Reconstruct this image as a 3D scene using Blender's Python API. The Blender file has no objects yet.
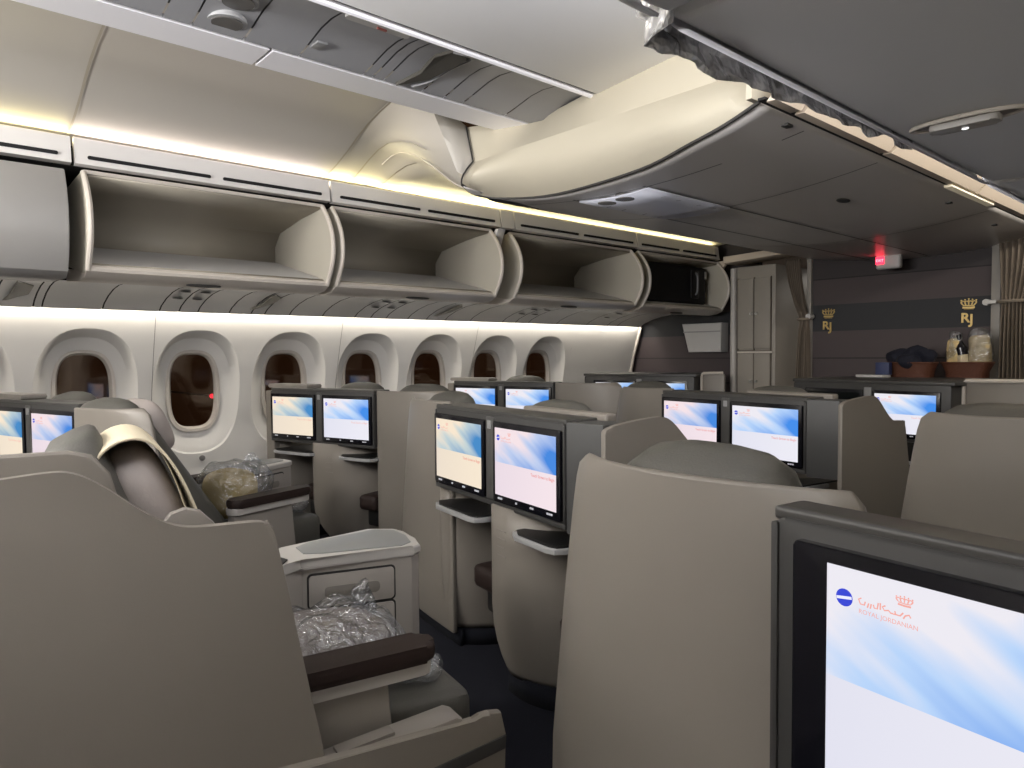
import bpy, bmesh, math, random
from math import sin, cos, pi, radians
from mathutils import Vector, Matrix, noise
SC = bpy.context.scene
COL = SC.collection

# ------------------------------------------------------------------ camera
YAW, PITCH, ROLL = radians(48.4), radians(2.32), radians(.44)
F = Vector((-sin(YAW)*cos(PITCH), cos(YAW)*cos(PITCH), -sin(PITCH)))
R0 = Vector((cos(YAW), sin(YAW), 0)); U0 = R0.cross(F)
R = R0*cos(ROLL) - U0*sin(ROLL); U = U0*cos(ROLL) + R0*sin(ROLL)
cd = bpy.data.cameras.new('camera'); cam = bpy.data.objects.new('camera', cd); COL.objects.link(cam)
cd.sensor_width = 36; cd.lens = 36*710/1024; cd.clip_start = .02; cd.clip_end = 100
M = Matrix((R, U, -F)).transposed().to_4x4(); M.translation = Vector((0, 0, 1.22))
cam.matrix_world = M; SC.camera = cam

# ------------------------------------------------------------------ view, world, lights
SC.view_settings.view_transform = 'Standard'; SC.view_settings.look = 'None'
SC.view_settings.gamma = 1; SC.view_settings.use_curve_mapping = False
SC.view_settings.exposure = 0.42
try:
    SC.cycles.use_denoising = True
    SC.cycles.max_bounces = 8; SC.cycles.transparent_max_bounces = 12
except Exception: pass
w = bpy.data.worlds.new('night'); SC.world = w; w.use_nodes = True
w.node_tree.nodes['Background'].inputs[0].default_value = (.012, .014, .02, 1)
w.node_tree.nodes['Background'].inputs[1].default_value = .3

def area(name, loc, target, sx, sy, power, col=(1, 1, 1), spread=180):
    l = bpy.data.lights.new(name, 'AREA'); l.shape = 'RECTANGLE'; l.size = sx; l.size_y = sy
    l.energy = power; l.color = col; l.spread = radians(spread)
    o = bpy.data.objects.new(name, l); COL.objects.link(o); o.location = loc
    d = Vector(target) - Vector(loc)
    z = -d.normalized(); y = Vector((0, 1, 0)) - z*z.y; y.normalize(); x = y.cross(z)
    m = Matrix((x, y, z)).transposed().to_4x4(); m.translation = Vector(loc); o.matrix_world = m
    return o
YEL, PINK, WARM, COOL = (1, .87, .48), (1, .87, .80), (1, .93, .83), (.93, .94, 1)
# cove lights over the left aisle (hidden behind the white grille panels), LED mood colours per panel
area('cove_light', (-3.715, -.97, 2.204), (-3.25, -.97, 2.44), .03, 3.26, 5.2, YEL)
area('cove_light', (-3.715, 1.285, 2.204), (-3.25, 1.285, 2.44), .03, 1.23, 2.0, PINK)
area('cove_light', (-3.715, 2.555, 2.204), (-3.3, 2.555, 2.42), .03, 1.29, 2.9, YEL)
area('cove_light', (-3.715, 4.5, 2.204), (-3.3, 4.5, 2.42), .03, 2.6, 2.4, YEL)
# sidewall lights above the windows
area('sidewall_light', (-4.618, 1.5, 1.535), (-4.70, 1.5, 1.2), .03, 8.8, 23, WARM)
area('sidewall_light', (.418, 1.0, 1.535), (.50, 1.0, 1.2), .03, 7.0, 20, WARM)
# right aisle cove lights, then unseen overhead fill added aft
area('cove_light', (-.53, -.2, 2.11), (-1.5, -.2, 2.48), .30, 4.2, 34, COOL)
area('cove_light', (-.70, 3.8, 2.10), (-1.12, 3.8, 2.10), .03, 3.6, 12.0, WARM)
area('aft_overhead_fill', (-3.1, -.9, 2.38), (-2.9, -.2, 0), .8, 1.8, 90, (1, .96, .9))
area('aft_overhead_fill', (-1.0, -.6, 2.3), (-1.0, -.2, 0), .5, .9, 7, (1, .95, .9))
area('aft_up_fill', (-1.5, -2.9, 1.65), (-1.8, .5, 4.2), 2.2, .6, 120, (1, .98, .97), 105)  # added fill from the rear, tilted up to brighten the ceilings
area('galley_lamp', (-2.1, 6.9, 2.0), (-2.1, 6.9, 0), 2.6, .3, 10, WARM)

# ------------------------------------------------------------------ materials
MATS = {}
def mat(name, col, rough=.5, metal=0, bump=0, bscale=60, var=0, vscale=4, emit=None, spec=.4, coat=0, bdist=.01):
    if name in MATS: return MATS[name]
    m = bpy.data.materials.new(name); m.use_nodes = True; n = m.node_tree; b = n.nodes['Principled BSDF']
    b.inputs['Base Color'].default_value = (*col, 1); b.inputs['Roughness'].default_value = rough
    b.inputs['Metallic'].default_value = metal; b.inputs['Specular IOR Level'].default_value = spec
    b.inputs['Coat Weight'].default_value = coat
    tc = n.nodes.new('ShaderNodeTexCoord')
    if var:
        t = n.nodes.new('ShaderNodeTexNoise'); t.inputs['Scale'].default_value = vscale; t.inputs['Detail'].default_value = 4
        n.links.new(tc.outputs['Object'], t.inputs['Vector'])
        r = n.nodes.new('ShaderNodeValToRGB')
        r.color_ramp.elements[0].position = .3; r.color_ramp.elements[1].position = .7
        r.color_ramp.elements[0].color = (*[c*(1-var) for c in col], 1); r.color_ramp.elements[1].color = (*[min(1, c*(1+var)) for c in col], 1)
        n.links.new(t.outputs[0], r.inputs[0]); n.links.new(r.outputs[0], b.inputs['Base Color'])
    if bump:
        t = n.nodes.new('ShaderNodeTexNoise'); t.inputs['Scale'].default_value = bscale; t.inputs['Detail'].default_value = 3
        n.links.new(tc.outputs['Object'], t.inputs['Vector'])
        bp = n.nodes.new('ShaderNodeBump'); bp.inputs['Strength'].default_value = bump; bp.inputs['Distance'].default_value = bdist
        n.links.new(t.outputs[0], bp.inputs['Height']); n.links.new(bp.outputs[0], b.inputs['Normal'])
    if emit:
        b.inputs['Emission Color'].default_value = (*emit[0], 1); b.inputs['Emission Strength'].default_value = emit[1]
    MATS[name] = m; return m

shell = mat('shell_plastic', (.202, .182, .158), .42, bump=.03, bscale=250, var=.03, vscale=3)
shell_lt = mat('shell_plastic_light', (.25, .228, .205), .42)
rimm = mat('rim_plastic', (.58, .53, .47), .35)
wallm = mat('sidewall_plastic', (.72, .70, .66), .5)
crown = mat('crown_panel', (.47, .44, .39), .45)
cream = mat('cream_panel', (.52, .475, .375), .45)
valm = mat('grille_panel', (.68, .66, .64), .45)
binm = mat('bin_plastic', (.42, .39, .325), .45)
bin_face = mat('bin_face', (.31, .30, .285), .4)
psum = mat('service_panel', (.72, .71, .69), .4)
railm = mat('rail_panel', (.31, .31, .32), .38)
stripm = mat('rail_strip', (.93, .92, .95), .45)
ceilm = mat('ceiling_white', (.85, .85, .86), .5)
lowm = mat('low_ceiling', (.72, .69, .66), .36)
lowinsert = mat('low_insert', (.74, .76, .86), .3)
rbin = mat('right_bin', (.74, .74, .74), .45)
rbin_rim = mat('right_bin_rim', (.78, .78, .84), .35)
beige = mat('beige_panel', (.62, .53, .43), .5)
slotm = mat('slot_black', (.006, .006, .007), .7)
gap = mat('gap_dark', (.015, .014, .013), .8)
frame = mat('monitor_housing', (.042, .041, .040), .45)
ledge = mat('console_ledge', (.052, .050, .047), .4)
sidegrey = mat('console_side', (.06, .06, .059), .5)
bezel = mat('monitor_bezel', (.006, .006, .009), .18)
mark = mat('bezel_marks', (.3, .3, .3), .5, emit=((.8, .8, .9), .25))
shelfe = mat('shelf_edge', (.33, .33, .33), .3)
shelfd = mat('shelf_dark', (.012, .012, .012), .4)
brown = mat('brown_leather', (.024, .015, .013), .55, bump=.1, bscale=300, spec=.25)
leather = mat('grey_leather', (.088, .085, .075), .48, bump=.12, bscale=180, var=.06, vscale=6)
mauve = mat('headrest_leather', (.36, .32, .30), .5, bump=.08, bscale=160, var=.05)
cloth = mat('cream_cloth', (.66, .58, .42), .85, bump=.2, bscale=400)
consm = mat('console_plastic', (.31, .285, .26), .4)
constop = mat('console_top', (.42, .40, .375), .35)
tray = mat('console_tray', (.20, .205, .20), .4)
groove = mat('groove_dark', (.02, .019, .018), .7)
plinth = mat('plinth_carpet', (.006, .007, .013), .95, bump=.5, bscale=500)
carpet = mat('carpet_navy', (.0045, .0055, .013), .95, bump=.6, bscale=350, var=.5, vscale=160)
lamp_lens = mat('lamp_lens', (.16, .15, .14), .25)
gold = mat('gold_metal', (.50, .36, .14), .4, .6)
curtain = mat('curtain_fabric', (.19, .155, .12), .85, bump=.2, bscale=300)
closetm = mat('closet_panel', (.29, .265, .23), .45)
steel = mat('steel', (.55, .54, .52), .3, .8)
white = mat('white_plastic', (.55, .54, .52), .4)
black = mat('black_nylon', (.006, .006, .008), .6, bump=.3, bscale=300)
wicker = mat('basket_brown', (.10, .035, .018), .6, bump=.5, bscale=90)
navy = mat('navy_cloth', (.008, .009, .018), .9, bump=.4, bscale=40)
tan = mat('tan_pillow', (.56, .43, .19), .8, bump=.5, bscale=18)
greyp = mat('grey_pillow', (.22, .19, .175), .7, bump=.6, bscale=14)
yellowp = mat('yellow_snack', (.55, .42, .20), .6, bump=.4, bscale=60, var=.25, vscale=30)
redglow = mat('red_glow', (.3, .01, .01), .5, emit=((1, .02, .05), 3.0))
coveglow = mat('cove_glow', (.9, .8, .5), .5, emit=((1, .84, .42), .85))
redtext = mat('screen_red', (0, 0, 0), .5, emit=((.75, .13, .10), .8))
redpale = mat('screen_red_pale', (0, 0, 0), .5, emit=((.85, .38, .33), .8))
bluelogo = mat('screen_blue', (0, 0, 0), .5, emit=((.03, .05, .55), .9))
whitetext = mat('screen_white', (0, 0, 0), .5, emit=((.8, .8, .95), .8))
greytext = mat('placard_grey', (.22, .20, .18), .6)
trim_d = mat('dark_trim', (.04, .038, .035), .5)
plastic_foil = mat('foil_film', (.80, .77, .72), .18, metal=.45, bump=1.0, bdist=.06, bscale=16, var=.5, vscale=18)

def film_mat():
    m = bpy.data.materials.new('clear_film'); m.use_nodes = True; n = m.node_tree; n.nodes.clear()
    out = n.nodes.new('ShaderNodeOutputMaterial'); mx = n.nodes.new('ShaderNodeMixShader')
    tr = n.nodes.new('ShaderNodeBsdfTransparent'); gl = n.nodes.new('ShaderNodeBsdfGlossy')
    tr.inputs[0].default_value = (.86, .87, .88, 1); gl.inputs['Color'].default_value = (.8, .82, .85, 1); gl.inputs['Roughness'].default_value = .16
    tc = n.nodes.new('ShaderNodeTexCoord'); t = n.nodes.new('ShaderNodeTexNoise'); t.inputs['Scale'].default_value = 22; t.inputs['Detail'].default_value = 4; t.inputs['Distortion'].default_value = 1.5
    bp = n.nodes.new('ShaderNodeBump'); bp.inputs['Strength'].default_value = 1; bp.inputs['Distance'].default_value = .03
    n.links.new(tc.outputs['Object'], t.inputs['Vector']); n.links.new(t.outputs[0], bp.inputs['Height']); n.links.new(bp.outputs[0], gl.inputs['Normal'])
    mx.inputs[0].default_value = .30
    n.links.new(tr.outputs[0], mx.inputs[1]); n.links.new(gl.outputs[0], mx.inputs[2]); n.links.new(mx.outputs[0], out.inputs[0])
    return m
film = film_mat()

def pane_mat():
    m = bpy.data.materials.new('window_glass'); m.use_nodes = True; n = m.node_tree; n.nodes.clear()
    out = n.nodes.new('ShaderNodeOutputMaterial'); mx = n.nodes.new('ShaderNodeMixShader')
    tr = n.nodes.new('ShaderNodeBsdfTransparent'); gl = n.nodes.new('ShaderNodeBsdfGlossy')
    tr.inputs[0].default_value = (.5, .4, .33, 1); gl.inputs['Color'].default_value = (1, .86, .74, 1); gl.inputs['Roughness'].default_value = .04
    mx.inputs[0].default_value = .12
    n.links.new(tr.outputs[0], mx.inputs[1]); n.links.new(gl.outputs[0], mx.inputs[2]); n.links.new(mx.outputs[0], out.inputs[0])
    return m
panem = pane_mat()

def stripe_mat(z_bands, cols):
    m = bpy.data.materials.new('bulkhead_stripes'); m.use_nodes = True; n = m.node_tree; b = n.nodes['Principled BSDF']
    b.inputs['Roughness'].default_value = .65
    tc = n.nodes.new('ShaderNodeTexCoord'); sp = n.nodes.new('ShaderNodeSeparateXYZ'); n.links.new(tc.outputs['Object'], sp.inputs[0])
    mr = n.nodes.new('ShaderNodeMapRange'); mr.inputs['From Min'].default_value = 0; mr.inputs['From Max'].default_value = 2.5
    n.links.new(sp.outputs['Z'], mr.inputs['Value'])
    r = n.nodes.new('ShaderNodeValToRGB'); r.color_ramp.interpolation = 'CONSTANT'
    e = r.color_ramp.elements; e[0].position = 0; e[0].color = (*cols[0], 1); e[1].position = z_bands[0]/2.5; e[1].color = (*cols[1], 1)
    for z, c in zip(z_bands[1:], cols[2:]):
        k = e.new(z/2.5); k.color = (*c, 1)
    n.links.new(mr.outputs[0], r.inputs[0]); n.links.new(r.outputs[0], b.inputs['Base Color'])
    return m
S1, S2, S3, SL = (.062, .047, .048), (.036, .029, .030), (.019, .020, .023), (.012, .010, .010)
stripes = stripe_mat([.93, .94, 1.165, 1.172, 1.39, 1.61, 1.815, 1.822], [S1, SL, S1, SL, S1, S3, S1, SL, S2])

def screen_mat(name, tint, warm):
    m = bpy.data.materials.new(name); m.use_nodes = True; n = m.node_tree; n.nodes.clear(); L = n.links.new
    out = n.nodes.new('ShaderNodeOutputMaterial'); em = n.nodes.new('ShaderNodeEmission'); em.inputs['Strength'].default_value = .80
    tc = n.nodes.new('ShaderNodeTexCoord'); sp = n.nodes.new('ShaderNodeSeparateXYZ'); L(tc.outputs['UV'], sp.inputs[0])
    # diagonal streaks for the sky picture in the upper half
    def dot(vec):
        d = n.nodes.new('ShaderNodeVectorMath'); d.operation = 'DOT_PRODUCT'; d.inputs[1].default_value = vec; L(tc.outputs['UV'], d.inputs[0]); return d.outputs['Value']
    def math_(op, a_, b_):
        d = n.nodes.new('ShaderNodeMath'); d.operation = op
        for i_, q in enumerate((a_, b_)):
            if isinstance(q, (int, float)): d.inputs[i_].default_value = q
            else: L(q, d.inputs[i_])
        return d.outputs[0]
    along, perp = dot((.78, -.62, 0)), dot((.62, .78, 0))
    cv = n.nodes.new('ShaderNodeCombineXYZ'); L(math_('MULTIPLY', along, .9), cv.inputs[0]); L(math_('MULTIPLY', perp, 5.0), cv.inputs[1]); cv.inputs[2].default_value = 2.3
    nz = n.nodes.new('ShaderNodeTexNoise'); nz.inputs['Scale'].default_value = 1.3; nz.inputs['Detail'].default_value = 2.5; L(cv.outputs[0], nz.inputs['Vector'])
    # a broad blue streak from the top centre down to the right, white band under it, blue again at the lower edge
    def bump_(centre, width): return math_('POWER', 2.718, math_('MULTIPLY', math_('POWER', math_('ABSOLUTE', math_('MULTIPLY', math_('SUBTRACT', perp, centre), 1/width), 0), 2), -1))
    f = math_('ADD', math_('MULTIPLY', dot((.62, -.55, 0)), 1.0), math_('ADD', math_('MULTIPLY', nz.outputs[0], .62), .19))
    f = math_('ADD', f, math_('MULTIPLY', bump_(1.12, .10), math_('MULTIPLY', along, 1.1)))
    f = math_('SUBTRACT', f, math_('MULTIPLY', bump_(.92, .07), .22))
    r = n.nodes.new('ShaderNodeValToRGB'); e = r.color_ramp.elements
    e[0].position = .12; e[0].color = (.80, .78, .84, 1); e[1].position = .86; e[1].color = (.06, .26, .78, 1)
    k = e.new(.40); k.color = (.46, .63, .90, 1)
    L(f, r.inputs[0])
    lo = n.nodes.new('ShaderNodeMix'); lo.data_type = 'RGBA'; lo.inputs['A'].default_value = (.72, .72, .82, 1); lo.inputs['B'].default_value = (.80, .79, .86, 1); L(sp.outputs['X'], lo.inputs['Factor'])
    cmp_ = n.nodes.new('ShaderNodeMath'); cmp_.operation = 'GREATER_THAN'; cmp_.inputs[1].default_value = .49; L(sp.outputs['Y'], cmp_.inputs[0])
    mx = n.nodes.new('ShaderNodeMix'); mx.data_type = 'RGBA'; L(cmp_.outputs[0], mx.inputs['Factor']); L(lo.outputs['Result'], mx.inputs['A']); L(r.outputs[0], mx.inputs['B'])
    tn = n.nodes.new('ShaderNodeMix'); tn.data_type = 'RGBA'; tn.blend_type = 'MULTIPLY'; tn.inputs['Factor'].default_value = warm; tn.inputs['B'].default_value = (*tint, 1)
    L(mx.outputs['Result'], tn.inputs['A']); L(tn.outputs['Result'], em.inputs['Color']); L(em.outputs[0], out.inputs[0])
    return m
scr_cool = screen_mat('screen_cool', (1, 1, 1), 0)
scr_pink = screen_mat('screen_pink', (1.08, .93, .90), 1)
scr_warm = screen_mat('screen_warm', (1.1, .96, .70), 1)

# ------------------------------------------------------------------ mesh helpers
def new(): return bmesh.new()
def obj(name, bm, m, parent=None, smooth=True, recalc=True, angle=35):
    if recalc: bmesh.ops.recalc_face_normals(bm, faces=bm.faces)
    me = bpy.data.meshes.new(name); bm.to_mesh(me); bm.free()
    if isinstance(m, (list, tuple)):
        for q in m: me.materials.append(q)
    else: me.materials.append(m)
    if smooth:
        for p in me.polygons: p.use_smooth = True
        try: me.set_sharp_from_angle(angle=radians(angle))
        except Exception: pass
    o = bpy.data.objects.new(name, me); COL.objects.link(o)
    if parent: o.parent = parent
    return o
def tag(o, label=None, cat=None, group=None, kind=None):
    if label: o['label'] = label
    if cat: o['category'] = cat
    if group: o['group'] = group
    if kind: o['kind'] = kind
    return o
def thing(name, loc, rot, label, cat, group=None):
    o = bpy.data.objects.new(name, None); COL.objects.link(o); o.location = loc; o.rotation_euler = (0, 0, rot)
    o.empty_display_size = .1
    return tag(o, label, cat, group)
def box(bm, x0, x1, y0, y1, z0, z1, bev=0, seg=2, mi=0):
    vs = [bm.verts.new((x, y, z)) for x in (x0, x1) for y in (y0, y1) for z in (z0, z1)]
    fs = [bm.faces.new([vs[i] for i in q]) for q in ((0, 1, 3, 2), (4, 6, 7, 5), (0, 4, 5, 1), (2, 3, 7, 6), (0, 2, 6, 4), (1, 5, 7, 3))]
    for f in fs: f.material_index = mi
    if bev:
        es = {e for f in fs for e in f.edges}
        bmesh.ops.bevel(bm, geom=list(es), offset=bev, segments=seg, profile=.6, affect='EDGES')
    return bm
def prism(bm, poly, a, b, axis='z', bev=0, seg=2, mi=0):
    # poly of (p,q) extruded along axis from a to b: z->(x,y) x->(y,z) y->(x,z)
    def P(p, q, t): return {'z': (p, q, t), 'x': (t, p, q), 'y': (p, t, q)}[axis]
    A = [bm.verts.new(P(p, q, a)) for p, q in poly]; B = [bm.verts.new(P(p, q, b)) for p, q in poly]
    n = len(poly); fs = [bm.faces.new(A), bm.faces.new(B[::-1])]
    for i in range(n): fs.append(bm.faces.new((A[i], A[(i+1) % n], B[(i+1) % n], B[i])))
    for f in fs: f.material_index = mi
    if bev:
        es = list(fs[0].edges)+list(fs[1].edges)
        bmesh.ops.bevel(bm, geom=es, offset=bev, segments=seg, profile=.6, affect='EDGES')
    return bm
def loft(bm, rows, close=False, caps=False, mi=0):
    V = [[bm.verts.new(p) for p in r] for r in rows]; n = len(rows[0])
    for i in range(len(V)-1):
        for j in range(n if close else n-1):
            k = (j+1) % n
            f = bm.faces.new((V[i][j], V[i][k], V[i+1][k], V[i+1][j])); f.material_index = mi
    if caps:
        bm.faces.new(V[0]); bm.faces.new(V[-1][::-1])
    return bm
def solid(o, t, off=0):
    s = o.modifiers.new('solidify', 'SOLIDIFY'); s.thickness = t; s.offset = off; return o
def ell(bm, c, r, e=1.0, nu=24, nv=14, nz=0, sc=3, mat4=None, seed=0, dz=None):
    def sp(v, p): return math.copysign(abs(v)**p, v)
    rows = []
    for i in range(nv+1):
        t = -pi/2 + pi*i/nv; row = []
        for j in range(nu):
            a = 2*pi*j/nu
            p = Vector((r[0]*sp(cos(t), e)*sp(cos(a), e), r[1]*sp(cos(t), e)*sp(sin(a), e), r[2]*sp(sin(t), e)))
            if nz:
                q = p*sc + Vector((seed*7.1, seed*3.3, seed)); d = noise.noise_vector(q)
                p += Vector((d.x*nz, d.y*nz, d.z*nz))
            if mat4: p = mat4 @ p
            row.append(p+Vector(c))
        rows.append(row)
    V0 = bm.verts.new(sum(rows[0], Vector())/nu); V1 = bm.verts.new(sum(rows[-1], Vector())/nu)
    V = [[bm.verts.new(p) for p in rr] for rr in rows[1:-1]]
    for j in range(nu):
        k = (j+1) % nu
        bm.faces.new((V0, V[0][k], V[0][j])); bm.faces.new((V1, V[-1][j], V[-1][k]))
        for i in range(len(V)-1): bm.faces.new((V[i][j], V[i][k], V[i+1][k], V[i+1][j]))
    return bm
def cyl(bm, c, r, h, axis='z', n=24, r2=None):
    r2 = r if r2 is None else r2
    def P(a, rr, t):
        x, y = rr*cos(a), rr*sin(a)
        v = {'z': (x, y, t), 'x': (t, x, y), 'y': (x, t, y)}[axis]
        return Vector(c)+Vector(v)
    A = [bm.verts.new(P(2*pi*i/n, r, 0)) for i in range(n)]; B = [bm.verts.new(P(2*pi*i/n, r2, h)) for i in range(n)]
    bm.faces.new(A); bm.faces.new(B[::-1])
    for i in range(n): bm.faces.new((A[i], A[(i+1) % n], B[(i+1) % n], B[i]))
    return bm
def tube(bm, pts, r, n=8):
    pts = [Vector(p) for p in pts]; rows = []; a = None
    for i, p in enumerate(pts):
        d = (pts[min(i+1, len(pts)-1)]-pts[max(i-1, 0)]).normalized()
        if a is None:
            a = d.cross(Vector((0, 0, 1)))
            if a.length < .05: a = d.cross(Vector((1, 0, 0)))
        else: a = a - d*a.dot(d)
        a.normalize(); b = d.cross(a)
        rows.append([p + a*r*cos(2*pi*j/n) + b*r*sin(2*pi*j/n) for j in range(n)])
    return loft(bm, rows, True, True)
def ribbon(bm, pts, wd, v):
    # flat stroke in the plane y=v, pts (u,z)
    q = [Vector((p[0], 0, p[1])) for p in pts]; L = []
    for i, p in enumerate(q):
        d = (q[min(i+1, len(q)-1)]-q[max(i-1, 0)]).normalized(); nrm = Vector((-d.z, 0, d.x))*wd/2
        L.append((bm.verts.new((p.x+nrm.x, v, p.z+nrm.z)), bm.verts.new((p.x-nrm.x, v, p.z-nrm.z))))
    for i in range(len(L)-1): bm.faces.new((L[i][0], L[i][1], L[i+1][1], L[i+1][0]))
    return bm
def catmull(pts, k=6):
    P = [Vector(p) for p in pts]; P = [2*P[0]-P[1]]+P+[2*P[-1]-P[-2]]; out = []
    for i in range(1, len(P)-2):
        for j in range(k):
            t = j/k; a, b, c, d = P[i-1:i+3]
            out.append(.5*((2*b)+(c-a)*t+(2*a-5*b+4*c-d)*t*t+(3*b-a-3*c+d)*t**3))
    out.append(P[-2]); return out
def rrect(u0, u1, z0, z1, r, n=5):
    pts = []
    for cx, cz, a0 in ((u1-r, z1-r, 0), (u0+r, z1-r, pi/2), (u0+r, z0+r, pi), (u1-r, z0+r, 1.5*pi)):
        for i in range(n+1):
            a = a0+pi/2*i/n; pts.append((cx+r*cos(a), cz+r*sin(a)))
    return pts
TEXTC = {}
def text_mesh(s, size, extrude=0.0, align='LEFT'):
    k = (s, size, extrude, align)
    if k not in TEXTC:
        c = bpy.data.curves.new('lettering', 'FONT'); c.body = s; c.size = size; c.extrude = extrude; c.align_x = align; c.resolution_u = 3; c.offset = .0022 if size > .08 else 0
        o = bpy.data.objects.new('lettering', c); COL.objects.link(o)
        dg = bpy.context.evaluated_depsgraph_get(); dg.update()
        me = bpy.data.meshes.new_from_object(o.evaluated_get(dg)); bpy.data.objects.remove(o); bpy.data.curves.remove(c)
        # text lies in XY: stand it up so that it reads from -Y
        me.transform(Matrix.Rotation(pi/2, 4, 'X')); TEXTC[k] = me
    return TEXTC[k]
def text(name, s, size, loc, m, parent, extrude=0.0, align='LEFT', rot=0):
    me = text_mesh(s, size, extrude, align).copy(); me.materials.clear(); me.materials.append(m)
    o = bpy.data.objects.new(name, me); COL.objects.link(o); o.location = loc; o.parent = parent; o.rotation_euler = (0, 0, rot)
    return o

# ================================================================== SETTING
XA = -2.1                                   # the aisle-to-aisle axis of the cabin
def mx(x): return 2*XA - x
def struct(name, bm, m, parent=None, **k):
    o = obj(name, bm, m, parent, **k)
    if not parent: o['kind'] = 'structure'
    return o
YB = -3.0
bm = new(); box(bm, -5.0, .8, YB, 8.2, -.06, 0); struct('floor', bm, carpet)

WP = [(-.02, -4.74), (.2, -4.80), (.45, -4.84), (.75, -4.835), (1.0, -4.80), (1.25, -4.735), (1.505, -4.655), (1.62, -4.61)]
def wx(z):
    for (z0, x0), (z1, x1) in zip(WP, WP[1:]):
        if z <= z1:
            t = (z-z0)/(z1-z0); return x0+(x1-x0)*t
    return WP[-1][1]
WY = [.28+.624*k for k in range(8)]
def sup(a, ru, rz, e):
    c, s = cos(a), sin(a)
    return math.copysign(abs(c)**e, c)*ru, math.copysign(abs(s)**e, s)*rz
def wall_side(flip, name):
    T = (lambda p: (mx(p[0]), p[1], p[2])) if flip else (lambda p: p)
    bm = new()
    zs_all = [-.02, .1, .2, .35, .5]
    def strip(y0, y1, zs, n=1):
        rows = [[T((wx(z), y0+(y1-y0)*i/n, z)) for i in range(n+1)] for z in zs]; loft(bm, rows)
    strip(YB, 5.93, zs_all, 14)
    top = [.5, .6, .7, .8, .9, 1.0, 1.1, 1.2, 1.3, 1.4, 1.5, 1.56, 1.62]
    strip(YB, WY[0]-.312, top, 4)
    strip(WY[-1]+.312, 5.93, top, 3)
    strip(WY[0]-.312, WY[-1]+.312, [1.5, 1.56, 1.62], 8)
    N = 48
    for k, y in enumerate(WY):
        zc = .992; hw, z0, z1 = .312, .5, 1.5
        outer = []
        for i in range(N):
            a = 2*pi*(i+.5)/N; c, s = cos(a), sin(a)
            hz = (z1-zc) if s > 0 else (zc-z0)
            t = min(hw/abs(c) if abs(c) > 1e-6 else 9, hz/abs(s) if abs(s) > 1e-6 else 9)
            outer.append([t*c, zc+t*s])
        for cu, cz in ((hw, z1), (-hw, z1), (hw, z0), (-hw, z0)):
            q = min(outer, key=lambda o: (o[0]-cu)**2+(o[1]-cz)**2); q[0], q[1] = cu, cz
        rings = [[T((wx(z), y+u, z)) for u, z in outer]]
        specs = [(.272, .402, .80, 0, .992), (.262, .392, .80, -.012, .992), (.232, .350, .78, -.045, .995), (.195, .305, .74, -.07, .998), (.168, .270, .70, -.082, 1.0)]
        for ru, rz, e, dx, zz in specs:
            r = []
            for i in range(N):
                a = 2*pi*(i+.5)/N; u, dzz = sup(a, ru, rz, e); z = zz+dzz
                xx = wx(z)+dx
                if dx < -.04: xx = -4.80+dx + (wx(z)+4.80)*.35
                r.append(T((xx, y+u, z)))
            rings.append(r)
        V = [[bm.verts.new(p) for p in r] for r in rings]
        for a_, b_ in zip(V, V[1:]):
            for j in range(N): bm.faces.new((a_[j], a_[(j+1) % N], b_[(j+1) % N], b_[j]))
    bmesh.ops.remove_doubles(bm, verts=bm.verts, dist=.0008)
    return struct(name, bm, wallm, angle=28)
wall_side(False, 'wall_left'); wall_side(True, 'wall_right')
def win(k, y, flip):
    T = (lambda p: (mx(p[0]), p[1], p[2])) if flip else (lambda p: p)
    N = 40; bm = new()
    def ring(ru, rz, e, x): return [T((x, y+sup(2*pi*i/N, ru, rz, e)[0], 1.004+sup(2*pi*i/N, ru, rz, e)[1])) for i in range(N)]
    loft(bm, [ring(.172, .274, .70, -4.884), ring(.168, .270, .70, -4.868), ring(.150, .250, .68, -4.868), ring(.138, .238, .64, -4.885), ring(.136, .236, .64, -4.905), ring(.172, .274, .70, -4.905)], True)
    o = struct('window_%d' % (k+1), bm, rimm if k % 2 == 0 else rimm)
    bm = new(); bm.faces.new([bm.verts.new(p) for p in ring(.140, .240, .64, -4.898)]); obj('window_pane', bm, panem, o)
    return o
for k, y in enumerate(WY): win(k, y, False)
for k, y in enumerate(WY): win(k+8, y, True)
# night outside: added backdrop, reflections painted as brown glow, and a red beacon on it
bm = new(); box(bm, -9.3, -9.2, -8, 16, -3, 6); struct('exterior_backdrop', bm, mat('night_outside', (.05, .03, .018), .9, var=.7, vscale=.6, emit=((.10, .045, .02), .16)))
bm = new(); ell(bm, (-7.1, 2.398, 0.846), (.022, .022, .022)); bo = obj('beacon_light', bm, redglow); bm = new(); tube(bm, [(-7.12, 2.398, 0.846), (-9.25, 2.398, 0.846)], .012, 6); obj('mounting_arm', bm, trim_d, bo); tag(bo, 'small red beacon light shining outside behind the second full window', 'light')
# dark seams of the sidewall panels and the little shade button under a window
for k, y in enumerate((-.62, 1.255, 2.51, 3.77)):
    rows = [[(wx(z)+.003, y+d, z) for d in (-.0022, .0022)] for z in [.45+.07*i for i in range(16)]]
    bm = new(); loft(bm, rows); struct('trim_%d' % (k+1), bm, mat('seam_grey', (.30, .28, .25), .6))
bm = new(); cyl(bm, (wx(.56)-.004, 1.56, .56), .018, .014, 'x'); cyl(bm, (wx(.56)+.008, 1.56, .56), .011, .006, 'x')
tag(obj('dimmer_button', bm, mat('button_grey', (.22, .21, .2), .4)), 'round window dimmer button on the sidewall under the window with the red light', 'button')
# sidewall end trim
rows = [[(wx(z)+d, 5.93, z) for d in (-.02, .012)] for z in [0, .3, .6, .9, 1.2, 1.5]]
bm = new(); loft(bm, rows); o = struct('trim_5', bm, rimm); solid(o, .03)
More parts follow.
